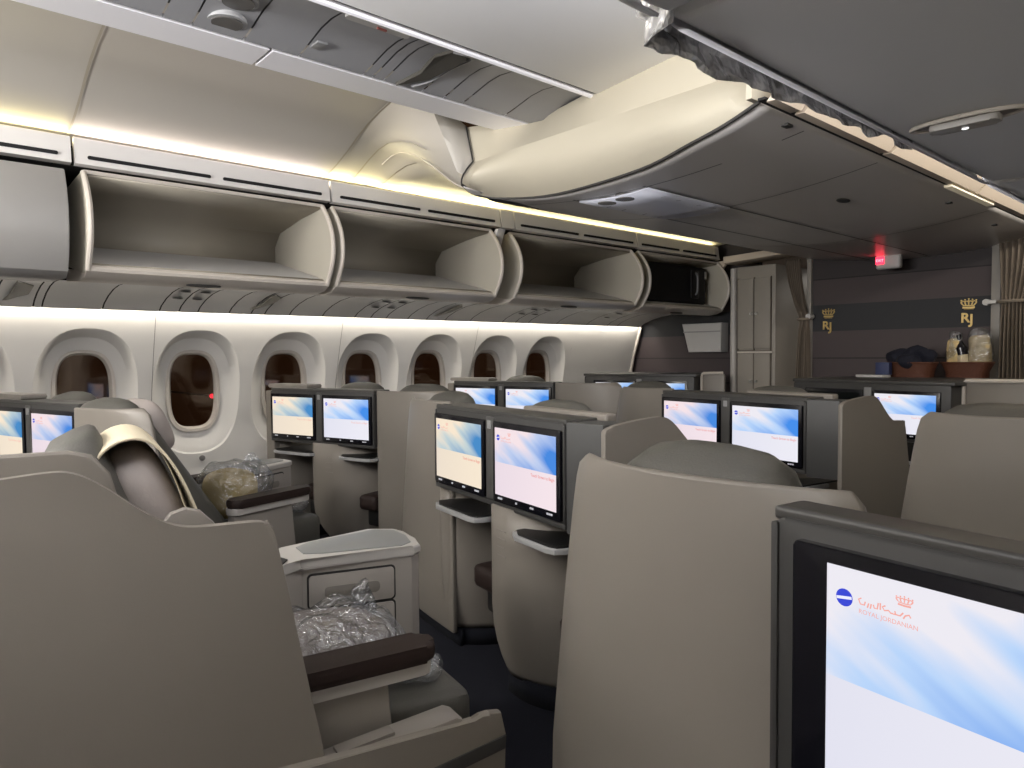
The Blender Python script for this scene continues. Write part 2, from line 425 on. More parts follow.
# back wall and front walls
bm = new(); box(bm, -5.0, .8, YB-.06, YB, 0, 2.7); struct('wall_back', bm, shell)
bm = new(); box(bm, -2.785, -1.465, 5.80, 5.86, 0, 2.03); struct('wall_front', bm, stripes)
bm = new(); box(bm, -5.0, -3.36, 6.0, 6.06, 0, 2.3); struct('wall_front', bm, stripes)
bm = new(); box(bm, -.9, .8, 5.9, 5.96, 0, 2.3); struct('wall_front', bm, stripes)
bm = new(); box(bm, -5, .8, 8.1, 8.2, 0, 2.6); struct('wall_galley', bm, beige)
bm = new()
for x0, x1 in ((-2.80, -2.762), (-1.488, -1.432)): box(bm, x0, x1, 5.765, 5.87, 0, 2.03, .008)
struct('trim_6', bm, mat('post_grey', (.30, .28, .25), .45))

# ---------------- crown ceiling over the aisles, centre ceiling
HI = [(-3.82, 2.20), (-3.70, 2.236), (-3.57, 2.275), (-3.44, 2.325), (-3.34, 2.372), (-3.24, 2.41), (-3.13, 2.44), (-3.02, 2.462), (-2.8, 2.49), (-2.45, 2.50), (-2.1, 2.50)]
HI2 = HI[:8] + [(-2.95, 2.472), (-2.87, 2.482), (-2.79, 2.49)]
MID = [(-3.82, 2.20), (-3.70, 2.236), (-3.62, 2.272), (-3.53, 2.31), (-3.43, 2.335), (-3.33, 2.335), (-3.20, 2.29), (-3.08, 2.225), (-2.95, 2.14), (-2.84, 2.07), (-2.74, 2.03)]
LOW = [(-3.82, 2.20), (-3.70, 2.23), (-3.57, 2.242), (-3.48, 2.238), (-3.39, 2.238), (-3.29, 2.225), (-3.19, 2.20), (-3.08, 2.16), (-2.97, 2.11), (-2.87, 2.06), (-2.78, 2.00)]
def sec(P, y, flip, dz=0): return [((mx(x) if flip else x), y, z+dz) for x, z in P]
def lerp(A, B, t): return [(a[0]+(b[0]-a[0])*t, a[1]+(b[1]-a[1])*t) for a, b in zip(A, B)]
for fl, nm in ((False, 'ceiling'), (True, 'ceiling')):
    bm = new()
    rows = [sec(HI, y, fl) for y in (YB, -1.2, -.6, 0, .655)] + [sec(HI, y, fl) for y in (.67, 1.3, 1.895)]
    if fl:
        rows += [sec(HI, 2.4, fl)]; loft(bm, rows); rows = [sec(LOW, 2.41, fl)]
    else:
        loft(bm, rows); loft(bm, [[(x, y, z) for x, z in ((-2.80, 2.49), (-2.45, 2.50), (-2.1, 2.50))] for y in (1.895, 2.45)])
        rows = [sec(HI2, 1.895, fl)] + [sec(lerp(HI2, MID, t*t*(3-2*t)), 1.895+.27*t, fl) for t in (.25, .5, .75, 1)]
        rows += [sec(lerp(MID, LOW, t*t*(3-2*t)), 2.165+.2*t, fl) for t in (.25, .5, .75, 1)]
    rows += [sec(LOW, y, fl) for y in (3.2, 4.6, 5.9)]
    loft(bm, rows); struct(nm, bm, crown)
# seams of the crown panels
for i, (y, P, n0) in enumerate(((.66, HI, 0), (1.90, HI, 0), (2.06, lerp(HI2, MID, .672), 0), (2.25, lerp(MID, LOW, .395), 0))):
    bm = new(); loft(bm, [[(x+.001, y-.005, z-.005), (x+.001, y+.005, z-.005)] for x, z in P[:9]]); struct('trim_%d' % (7+i), bm, mat('crown_seam', (.36, .32, .25), .5))
# arch edge over the left aisle
bm = new(); arch = [(x+.0, 2.163, z-.002) for x, z in MID[3:]]
tube(bm, catmull(arch, 5), .004, 6); struct('trim_11', bm, rimm)
# white centre ceiling panels
bm = new(); box(bm, -2.0, -1.0, YB, .99, 2.30, 2.33, .006); box(bm, -2.0, -1.0, 1.0, 2.40, 2.30, 2.33, .006)
struct('ceiling', bm, ceilm)
bm = new(); box(bm, -1.02, -1.0, YB, 2.4, 2.30, 2.47); struct('ceiling', bm, ceilm)

# low ceiling beyond the arch
LX0, LX1, LXC = -2.79, -1.15, -1.97
def lz(x): return 2.0 - .078*(1-((x-LXC)/.82)**2)
edge = catmull([(-2.63, 2.04, 2.005), (-2.69, 2.17, 1.99), (-2.58, 2.27, 1.968), (-2.25, 2.28, 1.932), (-1.75, 2.22, 1.928), (-1.45, 2.13, 1.945), (-1.30, 2.10, 1.965), (-1.165, 2.08, 2.0)], 5)
n = len(edge)
rows = []
for t in (0, .02, .15, .35, .6, 1):
    row = []
    for i, e in enumerate(edge):
        x1 = LX0+(LX1-LX0)*i/(n-1); p1 = Vector((x1, 6.0, lz(x1)+.01))
        p = e.lerp(p1, t); x = p.x
        xt = e.x + (x1-e.x)*min(1, t*4); p.x = xt
        zz = lz(xt); k = min(1, t*6); p.z = e.z*(1-k)+zz*k
        row.append(p)
    rows.append(row)
bm = new(); loft(bm, rows); o = struct('ceiling', bm, lowm); solid(o, .004, 1)
# cream nose between high and low ceiling
def nose(t):
    crs = []
    for i, e in enumerate(edge):
        s = i/(n-1)
        x_c = -2.70+(-1.25+2.70)*s; crease = Vector((x_c, 2.165, 2.15))
        x_t = -2.77+(-1.15+2.77)*s; topp = Vector((x_t, 2.40-.30*s*1.0+.02, 2.335))
        if s < .25: topp.y = 2.18+(2.38-2.18)*(s/.25)
        if t <= 1: # edge -> crease, bulging aft
            p = e.lerp(crease, t); p.y -= .05*sin(pi*t)*(1 if 0.08 < s < .97 else .5); p.z -= .012*sin(pi*t)
        else:
            p = crease.lerp(topp, t-1)
        crs.append(p)
    return crs
bm = new(); loft(bm, [nose(t) for t in (0, .08, .2, .35, .5, .65, .8, .92, 1)]); loft(bm, [nose(t) for t in (1, 1.001, 1.12, 1.5, 2)]); struct('ceiling', bm, cream)
bm = new(); B_ = [(-2.795, 1.895, 2.495)] + [tuple(lerp(HI2, MID, t*t*(3-2*t))[-1][i] if i < 1 else (1.895+.27*t if i == 1 else lerp(HI2, MID, t*t*(3-2*t))[-1][1]) for i in range(3)) for t in (.25, .5, .75, 1)]
N_ = [nose(t)[0] for t in (2, 1.5, 1, .5, 0)]
loft(bm, [[Vector(b).lerp(Vector(n_), k/3) for k in range(4)] for b, n_ in zip(B_, N_)]); struct('ceiling', bm, crown)
bm = new(); box(bm, -1.185, -1.165, 2.03, 2.7, 2.005, 2.47); struct('ceiling', bm, cream)
bm = new(); rl = [e+Vector((0, -.004, .004)) for e in edge]; tube(bm, rl, .007, 6); struct('trim_12', bm, trim_d)
bm = new(); tube(bm, [nose(t)[0]+Vector((.006, -.012, 0)) for t in (2, 1.7, 1.3, 1, .85, .7, .5, .3, .15, 0)], .004, 6); struct('trim_13', bm, trim_d)
bm = new(); tube(bm, [(-2.06, 2.37, 2.297), (-1.547, 2.25, 2.297), (-1.1, 2.14, 2.297)], .006, 6); tube(bm, [(-2.06, 2.345, 2.297), (-1.547, 2.225, 2.297), (-1.1, 2.115, 2.297)], .003, 6); struct('trim_14', bm, mat('seam_tan', (.33, .30, .25), .5))
# lateral and lengthwise seams on the low ceiling
bm = new()
for y in (2.42, 3.05, 4.55):
    xs = [LX0+.06+(LX1-LX0-.1)*i/14 for i in range(15)]
    loft(bm, [[(x, y-.004, lz(x)-.003), (x, y+.004, lz(x)-.003)] for x in xs])
for x in (-2.27, -1.87):
    loft(bm, [[(x-.006, y, lz(x)-.003), (x+.006, y, lz(x)-.003)] for y in (2.4, 3.2, 4.2, 5.7)])
struct('trim_15', bm, mat('low_seam', (.17, .16, .15), .5))

# beige panels beside the right aisle, above the edge of the low ceiling
for i, (y0, y1) in enumerate(((2.06, 2.22), (2.24, 2.93), (2.95, 4.0), (4.02, 5.2), (5.22, 5.9))):
    bm = new(); prism(bm, [(-1.135, 1.992), (-1.10, 1.99), (-.93, 2.17), (-.95, 2.19)], y0, y1, 'y', .004)
    o = tag(obj('aisle_ceiling_panel', bm, beige), ['short beige end panel beside the cream ceiling curve above the right aisle', 'beige ceiling side panel nearest the plastic film above the right aisle', 'beige ceiling side panel second beyond the cream curve above the right aisle', 'beige ceiling side panel with a pale light strip under it above the right aisle', 'beige ceiling side panel farthest along the right aisle beside the curtain'][i], 'panel', 'beige panels along the right aisle ceiling')
bm = new(); box(bm, -1.156, -1.132, YB+5.05, 5.9, 1.998, 2.006); struct('trim_17', bm, gap)
bm = new(); box(bm, -1.15, -1.115, 3.7, 4.35, 1.978, 1.99, .003); tag(obj('aisle_light_bar', bm, mat('pale_lens', (.8, .72, .55), .4, emit=((1, .85, .6), .1))), 'narrow pale light bar at the edge of the low ceiling near the right curtain', 'light')

# ================================================================== LEFT BINS, GRILLES, SERVICE UNITS
bm = new(); box(bm, -4.62, -4.56, YB, 5.85, 1.62, 2.5); box(bm, -4.60, -3.70, YB, 5.85, 2.08, 2.12); struct('trim_18', bm, gap)
VY = [(-1.85, -.605), (-.595, .655), (.668, 1.895), (1.908, 3.145), (3.155, 3.27), (3.28, 4.60), (4.612, 5.80)]
VL = ['white slotted grille panel above the closed bin, behind the camera end', 'white slotted grille panel above the closed overhead bin at the left edge', 'white slotted grille panel above the first open bin from the left', 'white slotted grille panel above the second open bin', 'narrow white filler panel between the second and third open bins', 'white slotted grille panel above the third open bin', 'white slotted grille panel above the open bin holding the black suitcase']
for (y0, y1), lb in zip(VY, VL):
    t = thing('air_grille_panel', (-3.65, y0, 2.077), 0, lb, 'panel', 'white grille panels above the left bins')
    L = y1-y0
    bm = new(); prism(bm, [(-.01, 0), (.012, .004), (.0, .045), (-.006, .12), (-.02, .126), (-.04, .12), (-.03, 0)], 0, L, 'y', .003); obj('panel_body', bm, valm, t)
    if L > .3:
        for s0, s1 in ((.05, L/2-.03), (L/2+.03, L-.05)):
            bm = new(); prism(bm, rrect(s0, s1, .030, .046, .007), -.004, .0085, 'x'); obj('air_slot', bm, slotm, t)
ARC = [(-3.66, 2.05), (-3.60, 1.98), (-3.555, 1.90), (-3.54, 1.82), (-3.55, 1.74), (-3.585, 1.67), (-3.62, 1.615)]
def bin_open(y0, y1, label, latch_y):
    t = thing('overhead_bin', (-4.0, (y0+y1)/2, 1.6), 0, label, 'overhead bin', 'open overhead bins on the left')
    def loc(bm): bmesh.ops.translate(bm, verts=bm.verts, vec=(4.0, -(y0+y1)/2, -1.6)); return bm
    bm = new(); prof = [(-3.66, 2.05), (-3.9, 2.03), (-4.2, 1.985), (-4.285, 1.90), (-4.285, 1.80), (-4.26, 1.782), (-3.64, 1.628)]
    loft(bm, [[(x, y, z) for x, z in prof] for y in (y0+.02, y1-.02)]); o = obj('bucket', loc(bm), mat('bin_inner', (.33, .30, .245), .5), t, angle=20); solid(o, .016, -1)
    bm = new(); loft(bm, [[(x, y, z) for x, z in ((-4.255, 1.80), (-3.70, 1.662), (-3.66, 1.650))] for y in (y0+.024, y1-.024)]); obj('floor_sheet', loc(bm), mat('bin_floor_pale', (.60, .59, .58), .6), t)  # paler sheet over the sloping bucket floor
    for a, b in ((y0, y0+.022), (y1-.022, y1)):
        bm = new(); prism(bm, ARC+[(-3.66, 1.60), (-4.32, 1.72), (-4.32, 2.0), (-4.2, 2.02)], a, b, 'y', .005); obj('end_panel', loc(bm), binm, t)
    for yy in (y0+.011, y1-.011):
        bm = new(); tube(bm, catmull([(x+.002, yy, z) for x, z in ARC], 3), .0125, 8); obj('edge_trim', loc(bm), rimm, t)
    bm = new(); prism(bm, [(-3.655, 2.045), (-3.648, 2.06), (-3.67, 2.064), (-3.70, 2.05)], y0+.015, y1-.015, 'y'); obj('top_rim', loc(bm), rimm, t)
    bm = new(); prism(bm, [(-3.66, 1.636), (-3.64, 1.640), (-3.615, 1.634), (-3.607, 1.622), (-3.612, 1.608), (-3.66, 1.585), (-3.75, 1.574), (-4.07, 1.60), (-4.07, 1.66), (-3.75, 1.62)], y0+.004, y1-.004, 'y'); obj('front_lip', loc(bm), rimm, t)
    bm = new(); ell(bm, (-3.69, latch_y, 1.578), (.022, .085, .008), .8); obj('latch', loc(bm), trim_d, t)
    return t
bin_open(.69, 1.865, 'wide open empty overhead bin on the left, nearest the closed bin', 1.22)
bin_open(1.90, 3.075, 'open empty overhead bin second from the left', 2.5)
bin_open(3.225, 4.545, 'open empty overhead bin third from the left, next to the one with the suitcase', 3.85)
bin_open(4.62, 5.80, 'open overhead bin at the far end holding a black suitcase', 5.2)
CL = [(-3.625, 2.045), (-3.585, 1.97), (-3.56, 1.88), (-3.56, 1.78), (-3.575, 1.68), (-3.61, 1.60), (-3.66, 1.572), (-4.06, 1.59), (-4.3, 1.75), (-4.3, 2.03)]
for (y0, y1), lb in (((-1.85, -.62), 'closed grey overhead bin behind the one at the left edge'), ((-.6, .625), 'closed grey overhead bin at the left edge beside the open bins')):
    t = thing('overhead_bin', (-4.0, (y0+y1)/2, 1.6), 0, lb, 'overhead bin', 'closed overhead bins on the left')
    bm = new(); prism(bm, CL, y0, y1, 'y', .008); bmesh.ops.translate(bm, verts=bm.verts, vec=(4.0, -(y0+y1)/2, -1.6)); obj('door', bm, bin_face, t)
    bm = new(); ell(bm, (.36, 0, -.015), (.02, .09, .02), .8); obj('latch', bm, trim_d, t)
# fillers between bins
bm = new(); prism(bm, [(-3.63, 2.06), (-3.60, 2.06), (-3.72, 1.80), (-3.95, 1.62), (-4.0, 1.62), (-3.8, 1.85)], 3.085, 3.15, 'y', .004); tag(obj('bin_filler', bm, valm), 'narrow white filler strip between the second and third open bins', 'panel')
bm = new(); prism(bm, [(-3.60, 2.07), (-3.58, 2.05), (-3.86, 1.72), (-4.2, 1.62), (-4.2, 2.07)], 5.815, 5.85, 'y', .004); tag(obj('bin_filler', bm, beige), 'beige wedge at the far end of the left bins beside the suitcase', 'panel')
# service units under the bins
PS = [(-4.06, 1.603), (-4.18, 1.605), (-4.30, 1.592), (-4.42, 1.565), (-4.52, 1.53), (-4.575, 1.497), (-4.59, 1.50), (-4.59, 1.53)]
def psu(y0, y1, label, items):
    t = thing('service_unit', (-4.3, y0, 1.55), 0, label, 'service unit', 'service units under the left bins')
    mv = (4.3, -y0, -1.55)
    cuts = sorted({y0, y1} | {c for c in items['cuts']})
    for a, b in zip(cuts, cuts[1:]):
        bm = new(); loft(bm, [[(x, y, z) for x, z in PS] for y in (a+.004, b-.004)]); bmesh.ops.translate(bm, verts=bm.verts, vec=mv); obj('panel', bm, psum, t)
    bm = new(); loft(bm, [[(x, y, z+.004) for x, z in PS[:-2]] for y in (y0, y1)]); bmesh.ops.translate(bm, verts=bm.verts, vec=mv); obj('backing', bm, gap, t)
    for y in items.get('lamps', []):
        for x, z in ((-4.25, 1.594), (-4.40, 1.566)):
            bm = new(); ell(bm, (x, y, z), (.035, .028, .004), mat4=Matrix.Rotation(.15, 4, 'Y')); bmesh.ops.translate(bm, verts=bm.verts, vec=mv); obj('reading_lamp', bm, lamp_lens, t)
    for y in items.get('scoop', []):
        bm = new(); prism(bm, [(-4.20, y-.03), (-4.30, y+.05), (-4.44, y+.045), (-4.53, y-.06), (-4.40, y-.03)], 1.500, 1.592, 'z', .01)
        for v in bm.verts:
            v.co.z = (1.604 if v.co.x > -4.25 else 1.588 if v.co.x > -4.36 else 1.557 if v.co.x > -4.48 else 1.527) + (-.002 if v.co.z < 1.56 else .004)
        bmesh.ops.translate(bm, verts=bm.verts, vec=mv); obj('air_scoop', bm, mat('scoop_dark', (.25, .235, .2), .5), t)  # air scoop drawn as a thin flush patch in a darker tone
PL = ['grey service unit strip under the closed bin at the left edge', 'grey service unit strip with two reading lamps under the first open bin', 'grey service unit strip under the second open bin', 'grey service unit strip under the third open bin', 'grey service unit strip under the bin with the suitcase']
psu(-1.85, .66, PL[0], dict(cuts=[-.6, .05, .45, .62], scoop=[.54]))
psu(.66, 1.89, PL[1], dict(cuts=[.95, 1.25, 1.36, 1.47, 1.66, 1.80], lamps=[1.305, 1.415], scoop=[1.84]))
psu(1.89, 3.17, PL[2], dict(cuts=[2.06, 2.3, 2.55, 2.68, 2.81, 3.0], lamps=[2.62, 2.75], scoop=[]))
psu(3.17, 4.6, PL[3], dict(cuts=[3.35, 3.6, 3.95, 4.1, 4.25], lamps=[4.02, 4.17], scoop=[3.27]))
psu(4.6, 5.82, PL[4], dict(cuts=[5.0, 5.3, 5.45], lamps=[5.1]))
# right-hand service units (mirrored, seen only from another place)
bm = new(); loft(bm, [[(mx(x), y, z) for x, z in PS] for y in (YB, 2.0, 5.8)]); struct('trim_19', bm, psum)

# suitcase in the far bin
t = thing('suitcase', (-3.95, 5.18, 1.70), 0, 'black soft suitcase lying in the far open overhead bin', 'suitcase')
bm = new(); box(bm, -.24, .235, -.50, .53, -.02, .31, .05, 3)
for v in bm.verts:
    if v.co.x < -.1 and v.co.z > .2: v.co.z -= .05
    if v.co.x > .1 and v.co.z < .05: v.co.z -= .02
obj('case_body', bm, black, t)
bm = new(); tube(bm, catmull([(.225, .33, .05), (.262, .33, .07), (.268, .33, .15), (.262, .33, .23), (.225, .33, .25)], 5), .010, 8); obj('carry_handle', bm, mat('handle_grey', (.12, .12, .13), .35), t)
bm = new(); box(bm, .225, .245, .27, .39, .02, .27, .01); obj('front_pocket', bm, mat('black_shiny', (.012, .012, .014), .35), t)
bm = new(); box(bm, .215, .242, .49, .51, .20, .27, .004); obj('zip_pull', bm, steel, t)
bm = new(); cyl(bm, (.16, .52, .04), .035, .03, 'y', 16); obj('wheel', bm, trim_d, t)

# ================================================================== CENTRE SERVICE RAIL (high ceiling)
t = thing('ceiling_service_rail', (-2.3, 0, 2.3), 0, 'long grey service rail with lamps and air outlets under the high ceiling', 'service rail')
bm = new(); prism(bm, [(-.325, -.002), (-.165, 0), (-.165, .02), (-.28, .05), (-.325, .02)], YB, 1.06, 'y', .003); prism(bm, [(-.325, -.002), (-.165, 0), (-.165, .02), (-.28, .05), (-.325, .02)], 1.07, 2.33, 'y', .003)
obj('side_strip', bm, stripm, t, smooth=False)
bm = new(); tube(bm, [(.268, YB, .004), (.268, 2.30, .004)], .012, 8); obj('rail_lip', bm, stripm, t)
bm = new(); box(bm, -.17, .31, YB, 2.38, .06, .07); obj('rail_backing', bm, mat('rail_gap', (.10, .10, .10), .7), t)
RP = [(-.150, .002), (-.10, .010), (-.04, .024), (.03, .040), (.10, .046), (.17, .040), (.225, .022), (.255, .006), (.268, .004), (.272, .012)]
cuts = [YB, -.6, .3, .70, .79, .96, 1.16, 1.42, 1.46, 1.51, 1.69, 1.80, 1.90, 2.14, 2.40]
for a, b in zip(cuts, cuts[1:]):
    bm = new(); loft(bm, [[(x, y, z) for x, z in RP] for y in (a+.003, b-.003)]); obj('service_panel', bm, railm, t)
for x, y in ((.035, .875), (-.082, .882)):
    bm = new(); cyl(bm, (x, y, .012 if x < 0 else .034), .062, .03, 'z', 28); bmesh.ops.bevel(bm, geom=[e for e in bm.edges if len(e.link_faces) == 2 and e.calc_face_angle(0) > .5], offset=.006, segments=2, affect='EDGES'); o = obj('reading_lamp', bm, mat('lamp_ring', (.42, .42, .42), .35), t)
    bm = new(); cyl(bm, (x, y, .008 if x < 0 else .030), .049, .012, 'z', 28); obj('lens', bm, mat('lens_dark', (.10, .095, .09), .25), o)
bm = new()
P_ = [(-.135, 1.56), (-.02, 1.60), (.09, 1.585), (.185, 1.60), (.20, 1.65), (.16, 1.685), (.06, 1.68), (-.05, 1.66)]
A_ = [bm.verts.new((x, y, [z for xx, z in RP if xx <= x+.03][-1]-.012)) for x, y in P_]; B_ = [bm.verts.new((v.co.x, v.co.y, v.co.z+.03)) for v in A_]
bm.faces.new(A_); bm.faces.new(B_[::-1])
for i in range(8): bm.faces.new((A_[i], A_[(i+1) % 8], B_[(i+1) % 8], B_[i]))
obj('air_outlet', bm, mat('outlet_dark', (.07, .065, .055), .5), t)
bm = new(); tube(bm, catmull([(.19, 1.60, .030), (.215, 1.65, .022), (.17, 1.70, .036), (.06, 1.70, .040), (-.06, 1.675, .018), (-.13, 1.63, .004)], 4), .008, 6); obj('outlet_rim', bm, railm, t)
bm = new(); prism(bm, rrect(.185, .215, 1.16, 1.40, .012), .018, .030, 'z'); obj('seatbelt_sign', bm, mat('sign_lens', (.42, .41, .40), .3), t)
bm = new(); box(bm, .196, .204, 1.275, 1.31, .012, .022); obj('sign_mark', bm, mat('sign_red', (.35, .12, .1), .4), t)
bm = new(); box(bm, -.08, -.02, 1.17, 1.21, .012, .020, .004); obj('small_latch', bm, mat('latch_dark', (.25, .25, .25), .4), t)

# ================================================================== RIGHT OVERHEAD BINS (above the camera)
RB = [(-.545, 2.05), (-.575, 1.93), (-.58, 1.80), (-.572, 1.71), (-.558, 1.655), (-.535, 1.640), (-.10, 1.632), (.25, 1.60), (.32, 1.75), (.32, 2.05)]
for i, (y0, y1, lb) in enumerate(((-1.95, -.62, 'closed grey overhead bin behind the camera on the right'), (-.6, .742, 'closed grey overhead bin at the top edge, ending beside the plastic film'), (.765, 2.075, 'large closed grey overhead bin over the right seats with an oval latch'), (2.1, 3.4, 'closed grey overhead bin next beyond the one with the oval latch'), (3.42, 4.6, 'closed grey overhead bin farther along the right side'), (4.62, 5.85, 'closed grey overhead bin at the far right end'))):
    t = thing('overhead_bin', (-.1, (y0+y1)/2, 1.64), 0, lb, 'overhead bin', 'closed overhead bins on the right')
    mv = (.1, -(y0+y1)/2, -1.64)
    bm = new(); prism(bm, RB, y0, y1, 'y', .012, 3); bmesh.ops.translate(bm, verts=bm.verts, vec=mv); obj('door', bm, rbin, t)
    bm = new(); loft(bm, [[(x, y, z) for x, z in ((-.582, 1.74), (-.577, 1.69), (-.562, 1.650), (-.550, 1.639), (-.538, 1.6345))] for y in (y0+.02, y1-.02)]); bmesh.ops.translate(bm, verts=bm.verts, vec=mv); o = obj('door_rim', bm, rbin_rim, t); solid(o, .004, 1)
    if i >= 2:
        yy = 1.455 if i == 2 else (y0+y1)/2
        bm = new(); ell(bm, (-.42, yy, 1.634), (.084, .026, .006), .85); bmesh.ops.translate(bm, verts=bm.verts, vec=mv); o = obj('latch_recess', bm, mat('recess_taupe', (.20, .17, .14), .4), t); o.rotation_euler = (0, 0, .0)
        bm = new(); tube(bm, [(-.42+.088*cos(a), yy+.030*sin(a), 1.632) for a in [2*pi*k/28 for k in range(29)]], .004, 6); bmesh.ops.translate(bm, verts=bm.verts, vec=mv); obj('latch_rim', bm, rimm, t)
        bm = new(); prism(bm, rrect(-.475, -.365, yy-.020, yy+.018, .012), 1.618, 1.634, 'z', .005); bmesh.ops.translate(bm, verts=bm.verts, vec=mv); obj('latch_paddle', bm, mat('paddle', (.42, .40, .37), .35), t)
        bm = new(); ell(bm, (-.42, yy+.002, 1.617), (.006, .003, .002)); bmesh.ops.translate(bm, verts=bm.verts, vec=mv); obj('latch_dot', bm, mat('white_dot', (.9, .9, .9), .3, emit=((1, 1, 1), .8)), t)  # small bright white dot set on the latch paddle
# plastic film taped round the aisle edge of the big right bin
bm = new(); rows = []
random.seed(3); noise.seed_set(7)
for i in range(64):
    y = .755+.86*i/63; r = []
    depth = .125*(1-i/63)**1.3+.012
    for j in range(11):
        s = j/10; a = -.2+s*2.3
        x = -.560-depth*.62*sin(a)*(.85+.3*noise.noise((y*9, s*3, 1))); z = 1.70+.04-(.10*s)+.02*noise.noise((y*13, s*5, 4)) + (.06*(1-s))
        if i < 3: x += .03*(3-i)*sin(a)
        r.append((x+.012*noise.noise((y*30, s*8, 2)), y+.012*noise.noise((y*22, s*9, 7)), z))
    rows.append(r)
loft(bm, rows); o = tag(obj('plastic_film', bm, plastic_foil, angle=20), 'crumpled plastic film wrapped along the edge of the right overhead bin', 'plastic film'); solid(o, .002)

# ================================================================== LOW CEILING FITTINGS
t = thing('ceiling_lamp_panel', (-2.06, 2.72, lz(-2.06)), 0, 'pale bluish panel with two round lamps in the low ceiling', 'light panel')
def onlow(bm):
    for v in bm.verts: v.co.z += lz(v.co.x-2.06)-lz(-2.06)
    return bm
bm = new(); rows = [[(x, y, -.006-.006*sin(pi*(x+.19)/.40)) for y in (-.30, -.1, .05, .2, .33)] for x in (-.19, -.1, 0, .1, .20)]
loft(bm, rows); o = obj('panel_body', onlow(bm), lowinsert, t); solid(o, .008, 1)
for x, y in ((-.08, -.235), (.035, -.25)):
    bm = new(); cyl(bm, (x, y, -.022), .042, .02, 'z', 24); obj('lamp', onlow(bm), lamp_lens, t)
for y in (-.17, -.06, .10, .22):
    bm = new(); loft(bm, [[(x, y-.003+.05*(x/.2)**2, -.0165), (x, y+.003+.05*(x/.2)**2, -.0165)] for x in (-.17, -.08, 0, .08, .17)]); obj('panel_seam', onlow(bm), mat('insert_seam', (.14, .14, .17), .5), t)
t = thing('exit_sign', (-2.065, 5.52, lz(-2.065)+.03), 0, 'white boxy exit sign with glowing red symbol under the low ceiling', 'sign')
bm = new(); box(bm, -.085, .085, -.03, .03, -.125, .005, .02, 3); obj('sign_box', bm, white, t)
bm = new(); prism(bm, rrect(-.082, -.022, -.09, -.035, .006), -.034, -.029, 'y'); obj('lit_symbol', bm, redglow, t)
text('sign_text', 'EXIT', .026, (-.078, -.036, -.071), mat('sign_pink', (.5, .1, .1), .5, emit=((1, .25, .3), 3)), t)
t = thing('smoke_sensor', (-1.50, 3.45, lz(-1.50)), 0, 'small dark oval sensor in the middle of the low ceiling', 'sensor')
bm = new(); ell(bm, (0, 0, -.004), (.026, .05, .008)); obj('sensor_body', bm, trim_d, t)
for x, y, lb in ((-1.2, 2.32, 'tiny dark catch near the near right corner of the low ceiling'), (-1.25, 4.1, 'tiny dark stud near the right edge of the low ceiling'), (-1.28, 5.0, 'small dark label on the low ceiling near the right curtain')):
    bm = new(); box(bm, x-.012, x+.012, y-.02, y+.02, lz(x)-.006, lz(x)+.004, .002); tag(obj('ceiling_catch', bm, trim_d), lb, 'catch')

# ================================================================== SEAT SHELLS / MONITOR CONSOLES
def crown_mesh(bm, cu, cz, w, h, v, th=.0):
    s = w
    ribbon(bm, [(cu-.36*s, cz), (cu, cz-.04*h), (cu+.36*s, cz)], .18*h, v)
    ribbon(bm, [(cu-.34*s, cz+.2*h), (cu, cz+.16*h), (cu+.34*s, cz+.2*h)], .10*h, v)
    for k in (-2, -1, 0, 1, 2):
        b = cu+.17*s*k; tt = cu+.22*s*k
        ribbon(bm, catmull([(b, .0, cz+.25*h), (b+.05*s*k, .0, cz+.45*h), (tt, .0, cz+.68*h - .05*h*abs(k))], 3) and [(p.x, p.z) for p in catmull([(b, 0, cz+.25*h), (b+.055*s*k, 0, cz+.45*h), (tt*.98+.02*cu, 0, cz+.70*h-.06*h*abs(k))], 3)], .075*w, v)
        for dz in (.8,):
            c = bm.verts.new((tt, v, cz+(dz-.06*abs(k))*h)); ring = [bm.verts.new((tt+.05*w*cos(a), v, cz+(dz-.06*abs(k))*h+.05*w*sin(a))) for a in [2*pi*i/8 for i in range(8)]]
            for i in range(8): bm.faces.new((c, ring[i], ring[(i+1) % 8]))
        if k in (-1, 1, -2, 2):
            p0 = cu+.22*s*(k-.5*math.copysign(1, k)); ribbon(bm, [(p0-.1*s, cz+.52*h), (p0, cz+.62*h), (p0+.1*s, cz+.52*h)], .06*w, v)
    return bm
ARAB = [[(1.0, .02), (.97, .10), (.90, .05), (.86, -.06)], [(.86, .12), (.80, .0), (.72, .0), (.70, .1)], [(.72, .0), (.62, .0), (.58, .06), (.50, .02), (.46, .12), (.52, .18)], [(.42, .22), (.42, 0)], [(.38, .2), (.36, .0), (.30, 0), (.28, .1)], [(.24, .1), (.22, -.06)], [(.19, .1), (.16, -.06)], [(.12, .12), (.10, .0), (.02, .0), (-.02, .14), (.04, .2)]]
def screen_mesh(u0, u1, z0, z1, v):
    bm = new(); uv = bm.loops.layers.uv.new('UVMap')
    vs = [bm.verts.new(p) for p in ((u0, v, z0), (u1, v, z0), (u1, v, z1), (u0, v, z1))]
    f = bm.faces.new(vs)
    for l, c in zip(f.loops, ((0, 0), (1, 0), (1, 1), (0, 1))): l[uv].uv = c
    return bm
